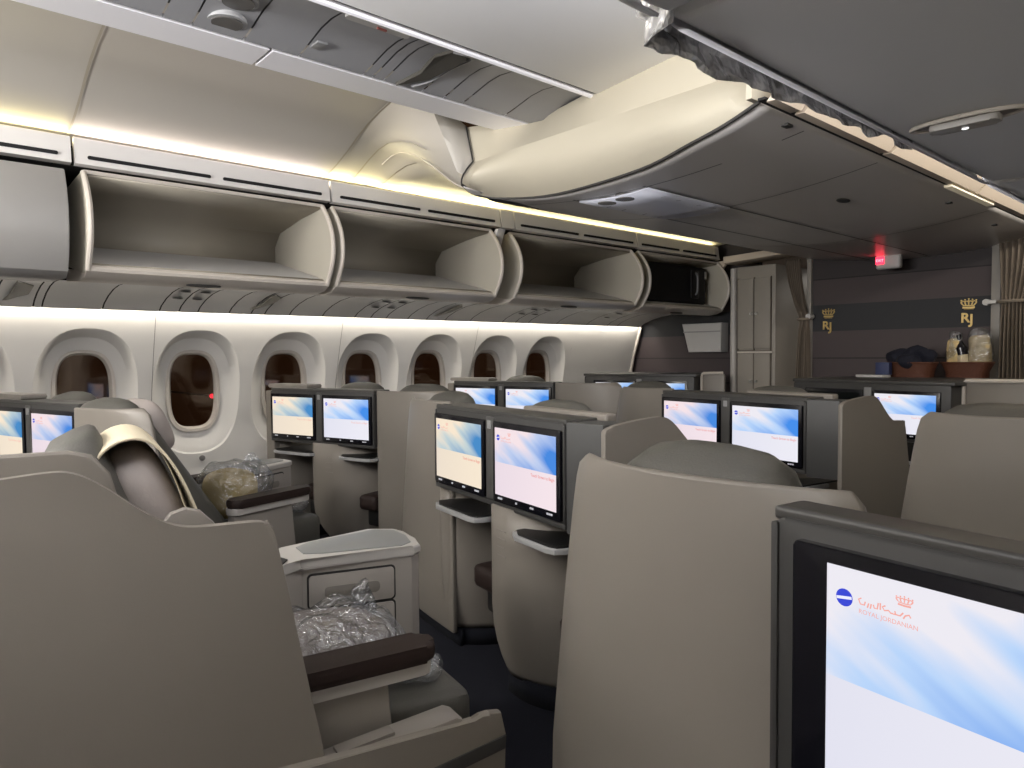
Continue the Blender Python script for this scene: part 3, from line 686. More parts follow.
def monitor(par, b0, b1, s0, s1, m, lit=True, detail=1, zb=0):
    bm = new(); prism(bm, rrect(b0, b1, .70+zb, .985, .006), -.012, .012, 'y', .003); o = obj('monitor', bm, bezel, par)
    if not lit:
        bm = new(); prism(bm, rrect(s0, s1, .727, .965, .003), -.0135, -.011, 'y'); obj('dark_screen', bm, mat('screen_off', (.004, .006, .006), .12), o); return
    bm = screen_mesh(s0, s1, .727+zb, .967 if zb else .965, -.0135); sc = obj('lit_screen', bm, m, o, smooth=False, recalc=False)
    W = s1-s0; x0, z1 = s0, .965
    rd = redtext if detail > 1 else redpale
    bm = new(); c = (x0+.065*W, z1-.034); ctr = bm.verts.new((c[0], -.0145, c[1])); rg = [bm.verts.new((c[0]+.0105*cos(a), -.0145, c[1]+.0105*sin(a))) for a in [2*pi*i/20 for i in range(20)]]
    for i in range(20): bm.faces.new((ctr, rg[i], rg[(i+1) % 20]))
    obj('screen_logo', bm, bluelogo, o, smooth=False)
    bm = new(); ribbon(bm, [(c[0]-.0095, c[1]-.0015), (c[0], c[1]), (c[0]+.0095, c[1]+.0015)], .0035, -.0150); obj('logo_band', bm, whitetext, o, smooth=False)
    bm = new()
    lx, lw, lz_ = x0+.118*W, .165*W, z1-.034
    for st in ARAB: ribbon(bm, [(lx+p[0]*lw, lz_-.002+p[1]*.036) for p in st], .0017, -.0145)
    crown_mesh(bm, lx+lw*.88, lz_+.011, .020, .012, -.0147); obj('arabic_lettering', bm, redpale, o, smooth=False)
    text('airline_lettering', 'ROYAL JORDANIAN', .0075, (lx-.001, -.0145, lz_-.013), redpale, o)
    text('touch_prompt', 'Touch Screen to Begin', .0145, (s1-.02*W, -.0145, .727+.40*.238), rd, o, align='RIGHT')
    bm = new(); zc = .712
    for f0 in (.05, .075, .10, .36, .60, .63, .86, .89, .92): box(bm, s0+f0*W, s0+f0*W+.008, -.0145, -.012, zc, zc+.006)
    obj('control_marks', bm, mark, o, smooth=False)
def console_box(par, bl, br, dep, ledge_m=ledge, side=True, zb=0):
    bm = new(); prism(bm, rrect(bl, br, .680+zb*1.3, 1.008, .02), 0, dep, 'y', .006); obj('housing', bm, frame, par)
    bm = new(); box(bm, bl-.001, br+.002, .002, dep+.02, 1.002, 1.020, .006, 3); obj('top_ledge', bm, ledge_m, par)
    bm = new(); box(bm, bl-.002, br+.002, -.004, .02, .676+zb*1.3, .694+zb*1.3, .006); box(bm, bl-.001, bl+.010, -.004, .02, .69+zb, 1.0, .004); box(bm, br-.010, br+.001, -.004, .02, .69, 1.0, .004); obj('front_trim', bm, frame, par)
    if side:
        bm = new(); prism(bm, [(br+.002, .004), (br+.135, .040), (br+.135, .15), (br+.002, .15)], .665, 1.012, 'z', .004); obj('side_block', bm, sidegrey, par)
    bm = new(); box(bm, -.026, .026, -.007, .01, .70, .998, .003); o = obj('centre_post', bm, mat('post_dark', (.075, .073, .07), .4), par)
    bm = new(); box(bm, -.012, .012, -.010, -.004, .955, .985, .003); obj('post_handle', bm, mat('post_handle_grey', (.28, .28, .28), .3), o)  # small pale square handle near the top of the post
def back_shell(par, sgn, u_top, u_in, v0, top=1.02, u_low=None, curve=True, corner=.03, vr=0):
    # broad moulded seat back shell; sgn=-1: to the left of the monitors, +1: to the right
    u_low = u_low if u_low else u_top+.13
    bm = new(); zs = [.06, .2, .35, .5, .66, .78, .9, .96, top-.02, top-.006, top]; rows = []
    for z in zs:
        k = max(0, min(1, (top-z)/.7)); uo = u_top+(u_low-u_top)*k**.8
        if z > top-.03: uo -= (z-(top-.03))**2/.03**2*corner
        ui = u_in
        if z > top-.05 and curve: ui = u_in+(z-(top-.05))**2/.05**2*.03
        row = []
        for j in range(13):
            s = j/12; u = uo+(ui-uo)*s
            v = v0 + .07*(1-s)**4 + vr*s**3
            zz = z + (.012*s if z > top-.03 and sgn < 0 else 0)
            row.append((sgn*u, v, zz))
        rows.append(row)
    loft(bm, rows); o = obj('back_shell', bm, shell, par); solid(o, .022, 0)
    b = o.modifiers.new('bevel', 'BEVEL'); b.width = .006; b.segments = 2; b.limit_method = 'ANGLE'; b.angle_limit = radians(50)
    bm = new(); rows = [[(sgn*(u_low-.04+(u_in-u_low+.04)*j/6), v0+.03, z) for j in range(7)] for z in (0, .065)]; loft(bm, rows); o = obj('plinth', bm, plinth, par); solid(o, .02)
def scoop(par, pts, zt, name, round_left=True):
    P = catmull([(p[0], p[1], 0) for p in pts], 6); n = len(P); zs = [.075, .1, .14, .19, .25, .32, .42, .55, zt]; rows = []
    for z in zs:
        sh = 0
        if round_left:
            sh = .20*max(0, (.30-z)/.23)**2.2
        row = []
        for i, p in enumerate(P):
            f = i/(n-1); q = f + (1-f)*sh
            a = q*(n-1); i0 = min(int(a), n-2); pp = P[i0].lerp(P[i0+1], a-i0)
            row.append((pp.x, pp.y + .05*max(0, (.35-z)/.3)**2, z))
        rows.append(row)
    bm = new(); loft(bm, rows); o = obj(name, bm, shell, par); solid(o, .018, 0)
    bm = new(); loft(bm, [[(p.x+.03 if round_left else p.x, p.y+.05, z) for p in P] for z in (0, .08)]); o = obj('plinth', bm, plinth, par); solid(o, .02)
def shelf(par, u0, u1):
    bm = new(); prism(bm, [(u0, .15), (u0, -.03), (u0+.05, -.055), (u1-.05, -.055), (u1-.015, -.045), (u1, -.015), (u1, .15)], .604, .622, 'z', .004); o = obj('cocktail_shelf', bm, shelfe, par)
    bm = new(); prism(bm, [(u0+.01, .28), (u0+.01, -.02), (u0+.055, -.043), (u1-.05, -.043), (u1-.02, -.033), (u1-.012, -.01), (u1-.012, .28)], .6222, .629, 'z'); obj('shelf_top', bm, shelfd, o)
def ottoman(par, u0, u1, v0, v1):
    bm = new(); box(bm, u0, u1, v0, v1, .30, .395, .04, 4); obj('ottoman', bm, brown, par)
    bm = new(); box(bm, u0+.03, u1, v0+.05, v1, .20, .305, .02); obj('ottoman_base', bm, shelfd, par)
def privacy(par, u, out=None):
    out = out or [(.03, .02), (.03, .985), (.045, 1.004), (.12, 1.016), (.20, 1.024), (.255, 1.026), (.285, 1.018), (.315, .997), (.345, .968), (.375, .94), (.405, .917), (.43, .906), (.47, .904), (.50, .902), (.517, .890), (.525, .865), (.60, .46), (.66, .02)]
    top_ = catmull([(a, b, 0) for a, b in out[1:-1]], 3); out = [out[0]]+[(q.x, q.y) for q in top_]+[out[-1]]
    bm = new(); prism(bm, out, u, u+.022, 'x', .006, 2); obj('privacy_panel', bm, shell, par)
def placard(par, u, v, z):
    bm = new()
    for k in range(4): box(bm, u, u+(.06 if k != 2 else .045), v, v+.003, z-k*.03, z-k*.03+.004)
    obj('placard_lines', bm, greytext, par)

def unit(name, x, y, deg, label, kind, mats=(scr_cool, scr_cool), lit=(1, 1), vr=0, boxl=-.452, boxr=.452, uL=.87, uLow=None, detail=1, dep=.12, bez=None, topv=.03, s0=-.422, zb=0, uin=None):
    t = thing(name, (x, y, 0), radians(deg), label, 'seat shell', 'twin monitor seat shells')
    console_box(t, boxl, boxr, dep, side=(kind != 'window'), zb=zb)
    bl, br = boxl+.012, boxr-.012
    if bez: bl = bez
    monitor(t, bl, -.034, s0, -.05, mats[0], lit[0], detail, zb); monitor(t, .034, br, .05, .422, mats[1], lit[1], detail, zb)
    if kind == 'centre':
        back_shell(t, -1, uL, (-boxl-.06 if not vr else .455), topv+.02, (1.018 if not vr else 1.008), uLow, vr=vr)
        bm = new(); box(bm, .02, .50, dep+.005, dep+.05, .99, 1.034, .010, 3); obj('ledge_cap', bm, shell, t)
        scoop(t, [(-.47, .032), (-.42, .045), (-.37, .10), (-.33, .18), (-.30, .28), (-.28, .39)], .68, 'footwell_panel', False)
        privacy(t, boxr+.135)
    elif kind == 'window':
        back_shell(t, 1, uL, uin or boxr+.004, topv, 1.018, uLow, curve=False)
        scoop(t, [(-.53, .03), (-.49, .04), (-.43, .10), (-.38, .18), (-.345, .28), (-.32, .39)], .68, 'footwell_panel', False)
        bm = new(); box(bm, boxl-.08, boxl, .02, .3, .05, 1.0, .01); obj('end_panel', bm, shell, t)
        bm = new(); prism(bm, rrect(boxl-.05, -.13, 1.02, 1.045, .01), .02, .14, 'y', .006); obj('ledge_cap', bm, shell_lt, t)
    cpl = .02 if kind == 'centre' else -.055
    scoop(t, [(cpl, -.004), (.07, -.006), (.14, .0), (.23, .04), (.31, .12), (.37, .24), (.40, .38)], .685, 'centre_panel', True)
    shelf(t, -.40, -.035); shelf(t, .19, .47)
    ottoman(t, -.25, .0, .05, .38); (ottoman(t, .40, .57, .0, .38) if kind == 'centre' else ottoman(t, .31, .452, .0, .38))
    placard(t, .06, -.016, .60)
    bm = new(); box(bm, boxl+.02, boxr+.10, .385, .395, 0, .68); obj('footwell_back', bm, shell, t)
    return t
TH_C, TH_W = -9.5, 16
uB = unit('seat_shell', -1.97, 1.645, TH_C, 'beige seat shell in the centre of the picture with two lit monitors, left one yellowish', 'centre', (scr_warm, scr_pink), detail=2, uL=.95)
uD = unit('seat_shell', -1.94, 3.155, TH_C, 'beige seat shell right of centre with two lit monitors and a wavy side panel', 'centre', (scr_pink, scr_cool), detail=2, uL=.92)
uA = unit('seat_shell', -4.07, 2.02, TH_W, 'beige seat shell by the windows with two lit monitors, left of centre', 'window', (scr_warm, scr_cool), uL=.94)
uC = unit('seat_shell', -4.10, 3.53, TH_W, 'beige seat shell by the far windows with two monitors half hidden behind the centre shell', 'window', uL=.94)
uH = unit('seat_shell', -4.05, .52, TH_W, 'beige seat shell at the left edge with two pale monitors, under the leftmost window', 'window', (scr_warm, scr_pink), uL=1.07, uLow=1.23, topv=-.11, uin=.66)
uG = unit('seat_shell', .02, .80, -8.5, 'nearest seat shell at the lower right with a big lit monitor showing an airline logo', 'centre', (scr_cool, scr_cool), boxl=-.492, bez=-.453, uL=1.09, uLow=1.20, detail=3, topv=.075, dep=.045, s0=-.405, vr=.075, zb=-.026)
uK = unit('seat_shell', .02, 2.31, -8.5, 'plain beige seat shell at the right edge, beyond the nearest monitor', 'centre', uL=.91, uLow=1.02, topv=.07)

# front row consoles against the bulkhead
def front_console(x, y, deg, label, lit, x0, x1, y1, mats, boxl=-.54, shel=None):
    t = thing('monitor_console', (x, y, 0), radians(deg), label, 'monitor console', 'front row monitor consoles')
    bm = new(); prism(bm, rrect(boxl, .50, .06, 1.03, .02), 0, y1, 'y', .008); obj('housing', bm, frame, t)
    bm = new(); box(bm, boxl-.01, .52, -.006, y1+.02, 1.022, 1.045, .008); obj('top_ledge', bm, ledge, t)
    monitor(t, -.445, -.034, -.422, -.05, mats[0], lit[0]); monitor(t, .034, .445, .05, .422, mats[1], lit[1])
    bm = new(); box(bm, -.024, .024, -.008, .01, .70, 1.0, .003); obj('centre_post', bm, mat('post_silver', (.22, .22, .22), .4), t)
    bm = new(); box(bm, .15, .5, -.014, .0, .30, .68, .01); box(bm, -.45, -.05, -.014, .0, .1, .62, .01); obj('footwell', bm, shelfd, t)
    bm = new(); box(bm, .05, .46, -.06, .05, .55, .565, .004); obj('cocktail_shelf', bm, shelfe, t)
    bm = new(); prism(bm, rrect(x0, x1, .30, 1.05, .02), .13, .16, 'y', .006); o = obj('end_panel', bm, shell, t)
    bm = new(); tube(bm, [(x0+.005, .125, .75), (x0+.005, .125, 1.035), (x0+.02, .125, 1.052), (x1-.01, .125, 1.056)], .012, 8); obj('metal_rim', bm, rimm, o)
    return t
uF = front_console(-1.86, 4.665, TH_C, 'grey front row console below the crowned bulkhead, one monitor lit and one dark', (0, 1), .50, .86, .80, (scr_cool, scr_cool))
uE = front_console(-3.98, 5.05, TH_W, 'grey front row console at the far left by the last window with two bluish monitors', (1, 1), .52, .72, .62, (scr_cool, scr_cool))

# surround of the nearest centre seat, lower left: wavy panel, low side wall
t = thing('seat_surround', (-1.97, .135, 0), radians(TH_C), 'large beige wavy seat side panel filling the lower left corner', 'seat surround')
privacy(t, .6, [(.03, .02), (.03, 1.015), (.08, 1.030), (.13, 1.036), (.17, 1.038), (.195, 1.034), (.22, 1.021), (.25, .998), (.285, .968), (.315, .945), (.345, .929), (.375, .922), (.41, .920), (.45, .919), (.485, .917), (.502, .910), (.511, .895), (.535, .775), (.604, .405), (.66, .02)])
bm = new(); box(bm, -.45, .62, .0, .03, .0, 1.0, .01); obj('back_shell', bm, shell, t)
bm = new(); prism(bm, [(.50, .02), (.985, .02), (.997, .38), (.985, .432), (.955, .438), (.94, .43), (.92, .425), (.50, .452)], .625, .648, 'x', .006); obj('low_side_wall', bm, shell, t)
bm = new(); prism(bm, [(.30, .70), (.325, .915), (.345, .938), (.37, .945), (.395, .937), (.418, .912), (.435, .87), (.445, .70)], .535, .56, 'x', .006); obj('inner_trim', bm, shell_lt, t)
bm = new(); prism(bm, [(.50, .02), (.90, .02), (.90, .432), (.885, .440), (.50, .412)], .555, .628, 'x', .008); obj('side_wall_top', bm, shell_lt, t)
bm = new(); prism(bm, [(.50, .292), (.993, .350), (.995, .380), (.50, .325)], .640, .652, 'x', .003); obj('side_stripe', bm, frame, t)
bm = new(); box(bm, .572, .606, .63, .75, .4125, .419); 
for v in bm.verts: v.co.z += (v.co.y-.5)*.075+.0005
obj('placard', bm, mat('placard_plate', (.22, .20, .18), .5), t)

# ================================================================== SEATS
def seat(x, y, deg, u0, v0, label, recl=0, wing=False, cover=False):
    a = radians(deg); px = x+u0*cos(a)-v0*sin(a); py = y+u0*sin(a)+v0*cos(a)
    t = thing('passenger_seat', (px, py, 0), a, label, 'seat', 'grey leather passenger seats')
    bm = new(); box(bm, -.19, .20, .50, 1.02, .25, .418, .045, 4)
    for v in bm.verts:
        if v.co.z > .35: v.co.z += .012*cos(v.co.x/.185*1.4)
        if v.co.y > .9 and v.co.z > .3: v.co.z -= .012
    obj('seat_cushion', bm, leather, t)
    bm = new(); tube(bm, [(-.17, .985, .375), (-.1, 1.0, .385), (.1, 1.0, .385), (.17, .985, .375)], .004, 6); tube(bm, [(.182, .98, .372), (.187, .8, .38), (.187, .55, .38)], .004, 6); obj('piping', bm, mat('piping_dark', (.06, .058, .05), .5), t)
    bm = new(); box(bm, -.18, .18, .45, .93, .06, .26, .02); obj('seat_base', bm, shell, t)
    # backrest, sections from the hip to the arched top
    sp = [(.54-.02*recl, .36), (.46-.1*recl, .50), (.40-.2*recl, .62), (.345-.3*recl, .74), (.295-.42*recl, .86), (.255-.5*recl, .96), (.240-.55*recl, 1.01), (.232-.57*recl, 1.036), (.228-.58*recl, 1.050)]
    wd = [.19, .195, .20, .20, .20, .196, .180, .140, .075]; th = [.09, .09, .088, .085, .08, .07, .056, .042, .02]
    rows = []
    if wing: sp = [(v, z+.022*max(0, (z-.5)/.5)) for v, z in sp]
    for (v, z), w_, t_ in zip(sp, wd, th):
        r = []
        for k in range(20):
            an = 2*pi*k/20; c, s = cos(an), sin(an)
            r.append((math.copysign(abs(c)**.45, c)*w_, v-t_*.7 + math.copysign(abs(s)**.7, s)*t_, z + .35*math.copysign(abs(s)**.7, s)*t_))
        rows.append(r)
    bm = new(); loft(bm, rows, True, True); obj('backrest', bm, leather, t, angle=60)
    # headrest pillow and its cloth
    hv, hz = .335-.47*recl, (.925 if cover or recl > .25 else .87); R_ = Matrix.Rotation(radians(22+8*recl), 4, 'X')
    bm = new(); ell(bm, (0, hv, hz), (.145, .056, .125), .62, 28, 16, mat4=R_); obj('headrest', bm, mauve, t, angle=60)
    if cover:
        bm = new(); rows = []
        pathp = [(-.075, .06), (-.068, .12), (-.03, .148), (.02, .150), (.055, .125), (.070, .07), (.073, 0), (.068, -.07), (.058, -.125)]
        for xx in (-.165, -.158, -.08, 0, .08, .158, .165):
            rr = []
            for (dy, dz) in pathp:
                p = R_ @ Vector((0, dy*.97, dz*(1 if abs(xx) < .16 else .985))); rr.append((xx, hv+p.y, hz+p.z))
            rows.append(rr)
        loft(bm, rows); o = obj('headrest_cloth', bm, cloth, t, angle=180); sb = o.modifiers.new('subsurf', 'SUBSURF'); sb.levels = 2; sb.render_levels = 2; solid(o, .005)
    # aisle-side armrest
    bm = new(); prism(bm, rrect(.20, .290, .44, .885, .03), .545, .584, 'z', .016, 4); obj('armrest', bm, brown, t)
    bm = new(); prism(bm, rrect(.205, .280, .44, .875, .02), .515, .546, 'z', .006); obj('armrest_trim', bm, constop, t)
    bm = new(); prism(bm, [(.45, .10), (.83, .10), (.79, .32), (.775, .518), (.45, .518)], .215, .262, 'x', .006); obj('armrest_panel', bm, shell_lt, t)
    if wing:
        bm = new(); prism(bm, [(.05, .75), (.30, .75), (.285, .92), (.262, 1.015), (.235, 1.050), (.20, 1.060), (.08, 1.060), (.05, 1.045)], .235, .262, 'x', .01, 3); box(bm, -.05, .25, .04, .075, .75, 1.055, .012)
        obj('side_wing', bm, shell, t)
        bm = new(); box(bm, .28, .30, .05, .19, .955, .985, .006); obj('dark_gap_box', bm, trim_d, t)  # dark box put in for the shaded gap beside the wing
    return t
sJ = seat(-1.97, .135, -10.5, .26, 0, 'grey leather seat at lower left with a cream headrest cloth, behind the wavy panel', wing=True, cover=True)
seat(-1.97, .135, -9.5, -.66, -.42, 'grey leather seat half hidden left of the cream headrest cloth', .3, cover=False)
sH = seat(-4.05, .52, 16, .76, -.085, 'reclined grey leather aisle seat in front of the windows with a brown armrest', .28)
seat(-4.05, .52, 16, .02, -.02, 'grey leather window seat whose headrest shows under the leftmost full window', .0)
seat(-4.07, 2.02, 16, .13, .02, 'grey seat whose rounded top shows above the left window monitors', 0)
seat(-4.07, 2.02, 16, .70, -.05, 'grey seat whose rounded top shows right of the left window monitors', 0)
seat(-4.10, 3.53, 16, .02, .1, 'grey seat whose rounded top shows above the far window monitors', 0)
seat(-1.97, 1.645, TH_C, -.72, .0, 'grey seat whose rounded top shows left of the centre monitors', 0)
seat(-1.97, 1.645, TH_C, .13, .0, 'grey seat whose rounded top shows above the centre monitors', 0)
seat(-1.94, 3.155, TH_C, -.79, .0, 'grey seat whose rounded top shows in front of the far left bluish monitors', 0)
seat(-1.94, 3.155, TH_C, .14, .0, 'grey seat whose rounded top shows behind the right centre monitors', 0)
seat(.02, .80, -8.5, -.79, .0, 'grey seat with the broad rounded top behind the nearest beige shell', 0)
seat(.02, 2.31, -8.5, -.70, .0, 'grey seat whose rounded top shows over the shell at the right edge', 0, cover=False)

# consoles with drawers between the seats
def side_console(x, y, deg, pts, label, sk):
    # pts: plan corners of the top, in the unit frame of (x,y,deg)
    t = thing('side_console', (x, y, 0), radians(deg), label, 'console', 'storage consoles between the seats')
    cx = sum(p[0] for p in pts)/len(pts); cy = sum(p[1] for p in pts)/len(pts)
    ins = [(cx+(p[0]-cx)*.94, cy+(p[1]-cy)*.97) for p in pts]
    bm = new(); prism(bm, ins, 0, .625, 'z', .012, 3); obj('body', bm, consm, t)
    bm = new(); prism(bm, pts, .622, .652, 'z', .012, 3); obj('top_rim', bm, constop, t)
    return t
def drawers(t, A, B, ofs=.004):
    # A,B: ends of the long face in plan (outward normal to the right of A->B)
    A = Vector((*A, 0)); B = Vector((*B, 0)); d = (B-A); Ln = d.length; d.normalize(); nrm = Vector((d.y, -d.x, 0))
    M_ = Matrix((d, -nrm, Vector((0, 0, 1)))).transposed().to_4x4(); M_.translation = A+nrm*ofs
    for nm, z0, z1 in (('drawer', .505, .598), ('drawer', .33, .495)):
        bm = new(); prism(bm, rrect(Ln*.05, Ln*.85, z0-.006, z1+.006, .014), -.002, .01, 'y'); bmesh.ops.transform(bm, matrix=M_, verts=bm.verts); g = obj('drawer_gap', bm, groove, t)
        bm = new(); prism(bm, rrect(Ln*.05+.005, Ln*.85-.005, z0, z1, .010), -.006, .01, 'y', .003); bmesh.ops.transform(bm, matrix=M_, verts=bm.verts); o = obj(nm, bm, consm, t)
        if z0 > .5:
            bm = new(); prism(bm, rrect(Ln*.20, Ln*.70, z0+.025, z0+.058, .012), -.0075, 0, 'y', .002); bmesh.ops.transform(bm, matrix=M_, verts=bm.verts); obj('pull', bm, mat('pull_shade', (.19, .175, .155), .4), o)  # shading of the handle recess painted as a darker plate
J = (-1.97, .135, -9.5)
ptsJ = [(.024, .665), (-.035, .735), (.029, 1.056), (.018, 1.080), (-.043, 1.096), (-.16, 1.115), (-.215, 1.10), (-.265, 1.02), (-.20, .70), (-.12, .62)]
ptsJ = [(.024, .665), (-.030, .735), (.030, 1.056), (.012, 1.086), (-.06, 1.100), (-.16, 1.110), (-.215, 1.095), (-.262, 1.02), (-.19, .72), (-.12, .64)]
cJ = side_console(*J, ptsJ, 'beige storage console with two drawers and a grey tray top beside the nearest cushion', 1)
drawers(cJ, (-.034, .737), (.018, 1.05), .002)
bm = new(); prism(bm, [(p[0], p[1]) for p in [(-.045, .80), (.003, 1.03), (-.02, 1.068), (-.10, 1.086), (-.18, 1.080), (-.225, 1.03), (-.185, .80), (-.15, .755), (-.07, .755)]], .6505, .655, 'z', .002); obj('tray', bm, tray, cJ)
bm = new(); prism(bm, [(-.03, .70), (.012, .672), (-.02, .66), (-.06, .69)], .652, .656, 'z'); obj('cup_recess', bm, groove, cJ)
ptsH = [(.72, .69), (.66, .985), (.635, 1.02), (.57, 1.03), (.50, 1.028), (.455, .98), (.44, .90), (.50, .70), (.6, .64)]
cH = side_console(-4.05, .52, 16, ptsH, 'pale storage console with drawers under the windows, beside the tan pillow', -1)
drawers(cH, (.712, .70), (.66, .975), .0)
bm = new(); prism(bm, [(.66, .74), (.625, .97), (.59, 1.0), (.53, 1.0), (.49, .97), (.48, .90), (.53, .74)], .6505, .655, 'z', .002); obj('tray', bm, tray, cH)

# ================================================================== BLANKETS AND BAGS
def place(o, x, y, deg, u, v, z):
    a = radians(deg); o.location = (x+u*cos(a)-v*sin(a), y+u*sin(a)+v*cos(a), z); o.rotation_euler = (0, 0, a)
t = thing('wrapped_pillow', (0, 0, 0), 0, 'grey pillow in shiny clear plastic on the nearest seat behind the brown armrest', 'pillow'); place(t, *J, .20, .73, .428)
bm = new(); ell(bm, (0, -.03, .06), (.155, .19, .065), .75, 32, 18, .02, 9, seed=1); obj('pillow', bm, greyp, t, angle=60)
bm = new(); ell(bm, (0, -.02, .068), (.17, .215, .075), .8, 48, 28, .03, 14, seed=2); ell(bm, (-.08, .13, .12), (.035, .03, .07), 1, 16, 10, .03, 20, seed=4); obj('plastic_bag', bm, film, t, angle=30)
t = thing('wrapped_headset', (0, 0, 0), 0, 'small clear plastic bag with dark contents on the front of the nearest seat', 'plastic bag'); place(t, *J, .365, .905, .425)
bm = new(); ell(bm, (0, 0, .022), (.05, .075, .026), .9, 24, 14, .025, 20, seed=5); obj('plastic_bag', bm, film, t, angle=30)
bm = new(); ell(bm, (-.01, -.02, .016), (.028, .035, .014), 1, 14, 10, .006, 30, seed=6); obj('headset', bm, trim_d, t)
t = thing('wrapped_pillow', (0, 0, 0), 0, 'tan pillow in a clear plastic bag on the window-side aisle seat', 'pillow'); place(t, -4.05, .52, 16, .73, .56, .428)
bm = new(); ell(bm, (0, 0, .125), (.135, .095, .118), .6, 28, 18, .012, 8, seed=7); obj('pillow', bm, tan, t, angle=60)
bm = new(); ell(bm, (0, .02, .14), (.168, .145, .150), .7, 40, 26, .028, 14, seed=8); ell(bm, (.02, .12, .25), (.03, .03, .075), 1, 16, 12, .03, 18, seed=9); obj('plastic_bag', bm, film, t, angle=30)
t = thing('wrapped_headset', (0, 0, 0), 0, 'small clear plastic bag at the front of the window-side aisle seat', 'plastic bag'); place(t, -4.05, .52, 16, .82, .86, .425)
bm = new(); ell(bm, (0, 0, .035), (.09, .07, .04), .9, 24, 14, .03, 18, seed=10); obj('plastic_bag', bm, film, t, angle=30)
t = thing('wrapped_headset', (0, 0, 0), 0, 'clear plastic bag on the seat between the wavy panel and the right edge shell', 'plastic bag'); place(t, -1.94, 3.155, TH_C, .62, .62, .55)
bm = new(); ell(bm, (0, 0, .05), (.10, .08, .07), .9, 24, 14, .035, 18, seed=11); obj('plastic_bag', bm, film, t, angle=30)

# ================================================================== FRONT OF THE CABIN
# closet
t = thing('closet', (-3.18, 5.6, 0), 0, 'tall beige closet with four doors beside the left curtain', 'closet')
bm = new(); box(bm, -.205, .185, .02, .7, 0, 1.97, .01); obj('closet_body', bm, closetm, t)
bm = new(); cyl(bm, (-.20, .01, 0), .028, 1.96, 'z', 20); obj('corner_post', bm, constop, t)
for x0, x1, hx in ((-.155, -.01, -.028), (0.0, .145, .02)):
    for z0, z1, hz in ((1.26, 1.86, 1.56), (.40, 1.22, .98)):
        bm = new(); box(bm, x0, x1, .0, .025, z0, z1, .006); o = obj('door', bm, closetm, t)
        bm = new(); cyl(bm, (hx, -.012, hz), .012, .02, 'y', 14); obj('latch_knob', bm, steel, o)
bm = new()
for x in (-.159, -.005, .149): box(bm, x-.003, x+.003, .004, .022, .4, 1.87)
box(bm, -.16, .15, .004, .022, 1.232, 1.247); obj('door_gap', bm, mat('gap_brown', (.12, .10, .08), .7), t)
bm = new(); box(bm, -.16, .17, -.004, .024, 1.222, 1.238, .003); obj('door_rail', bm, rimm, t)
bm = new(); prism(bm, [(-3.42, 2.0), (-2.77, 2.03), (-2.77, 2.08), (-3.42, 2.06)], 5.50, 5.75, 'y', .008); struct('trim_20', bm, beige)
# wall pocket on the left bulkhead
t = thing('wall_pocket', (-3.86, 5.99, 1.38), 0, 'pale grey tapered box mounted on the dark left bulkhead under the suitcase bin', 'wall box')
bm = new(); prism(bm, [(-.235, .13), (.20, .13), (.195, -.145), (-.16, -.145)], -.13, 0, 'y', .012, 3); obj('pocket_body', bm, white, t)
bm = new(); box(bm, -.215, .19, -.138, -.12, .045, .055, .002); obj('lid_line', bm, mat('line_grey', (.3, .29, .28), .5), t)
# crowned monograms on the bulkhead
for x, z, s, lb in ((-2.63, 1.487, 1.0, 'gold crown over the letters RJ on the bulkhead, beside the left curtain'), (-1.63, 1.505, 1.0, 'gold crown over the letters RJ on the bulkhead, beside the right curtain')):
    t = thing('crown_emblem', (x, 5.797, z), 0, lb, 'emblem', 'gold crown emblems')
    bm = new(); crown_mesh(bm, 0, .030, .105, .075, 0); o = obj('crown', bm, gold, t, smooth=False); solid(o, .006)
    bm = new(); tube(bm, [(-.03, 0, .016), (.03, 0, .016)], .003, 6); obj('crown_base', bm, gold, t)
    me = text('monogram', 'R', .095, (-.048, -.004, -.075), gold, t, .003); text('monogram', 'J', .095, (.008, -.004, -.085), gold, t, .003)
# curtains
def curtain_thing(x, y, top, w0, w1, tie_z, tie_x, label, flip=1, wb=None):
    t = thing('curtain', (x, y, 0), 0, label, 'curtain', 'brown galley curtains'); wb = wb or w1*1.2
    bm = new(); rows = []
    zs = [top - i*(top-.15)/34 for i in range(35)]
    for z in zs:
        if z > tie_z: f = (top-z)/(top-tie_z); wd = w0+(w1-w0)*f**1.5; cx = tie_x*f**1.6
        else: f = (tie_z-z)/tie_z; wd = w1+(wb-w1)*min(1, f*2.5); cx = tie_x*(1-.15*f)
        r = []
        for j in range(61):
            s = j/60-.5; amp = .022*(1-.4*(abs(z-tie_z) < .08))
            r.append((cx*flip+s*wd, amp*sin(s*2*pi*6.5+.4*sin(z*3)) + .008*sin(s*40+z*5), z))
        rows.append(r)
    loft(bm, rows); o = obj('drape', bm, curtain, t); solid(o, .004)
    bm = new(); tube(bm, [(tie_x*flip+(w1/2+.015)*cos(a), .035*sin(a), tie_z) for a in [2*pi*k/20 for k in range(21)]], .012, 6); obj('tieback', bm, mat('tie_fabric', (.24, .20, .155), .8), t)
    return t
curtain_thing(-2.895, 5.72, 2.0, .12, .062, 1.50, .098, 'brown curtain gathered at the left of the crowned bulkhead, beside the closet', 1, .115)
curtain_thing(-1.31, 5.72, 2.02, .24, .14, 1.56, -.03, 'brown curtain gathered at the right edge beside the snack baskets', 1, .16)
for x, z, lb in ((-2.755, 1.52, 'small round curtain holder knob left of the crowned bulkhead'), (-1.50, 1.56, 'pale curtain holder peg right of the crowned bulkhead')):
    bm = new(); cyl(bm, (x, 5.70, z), .022, .07, 'y', 16); box(bm, x-.02, x+.06, 5.69, 5.71, z-.012, z+.012, .004) if x > -2 else None; tag(obj('curtain_holder', bm, white), lb, 'holder')
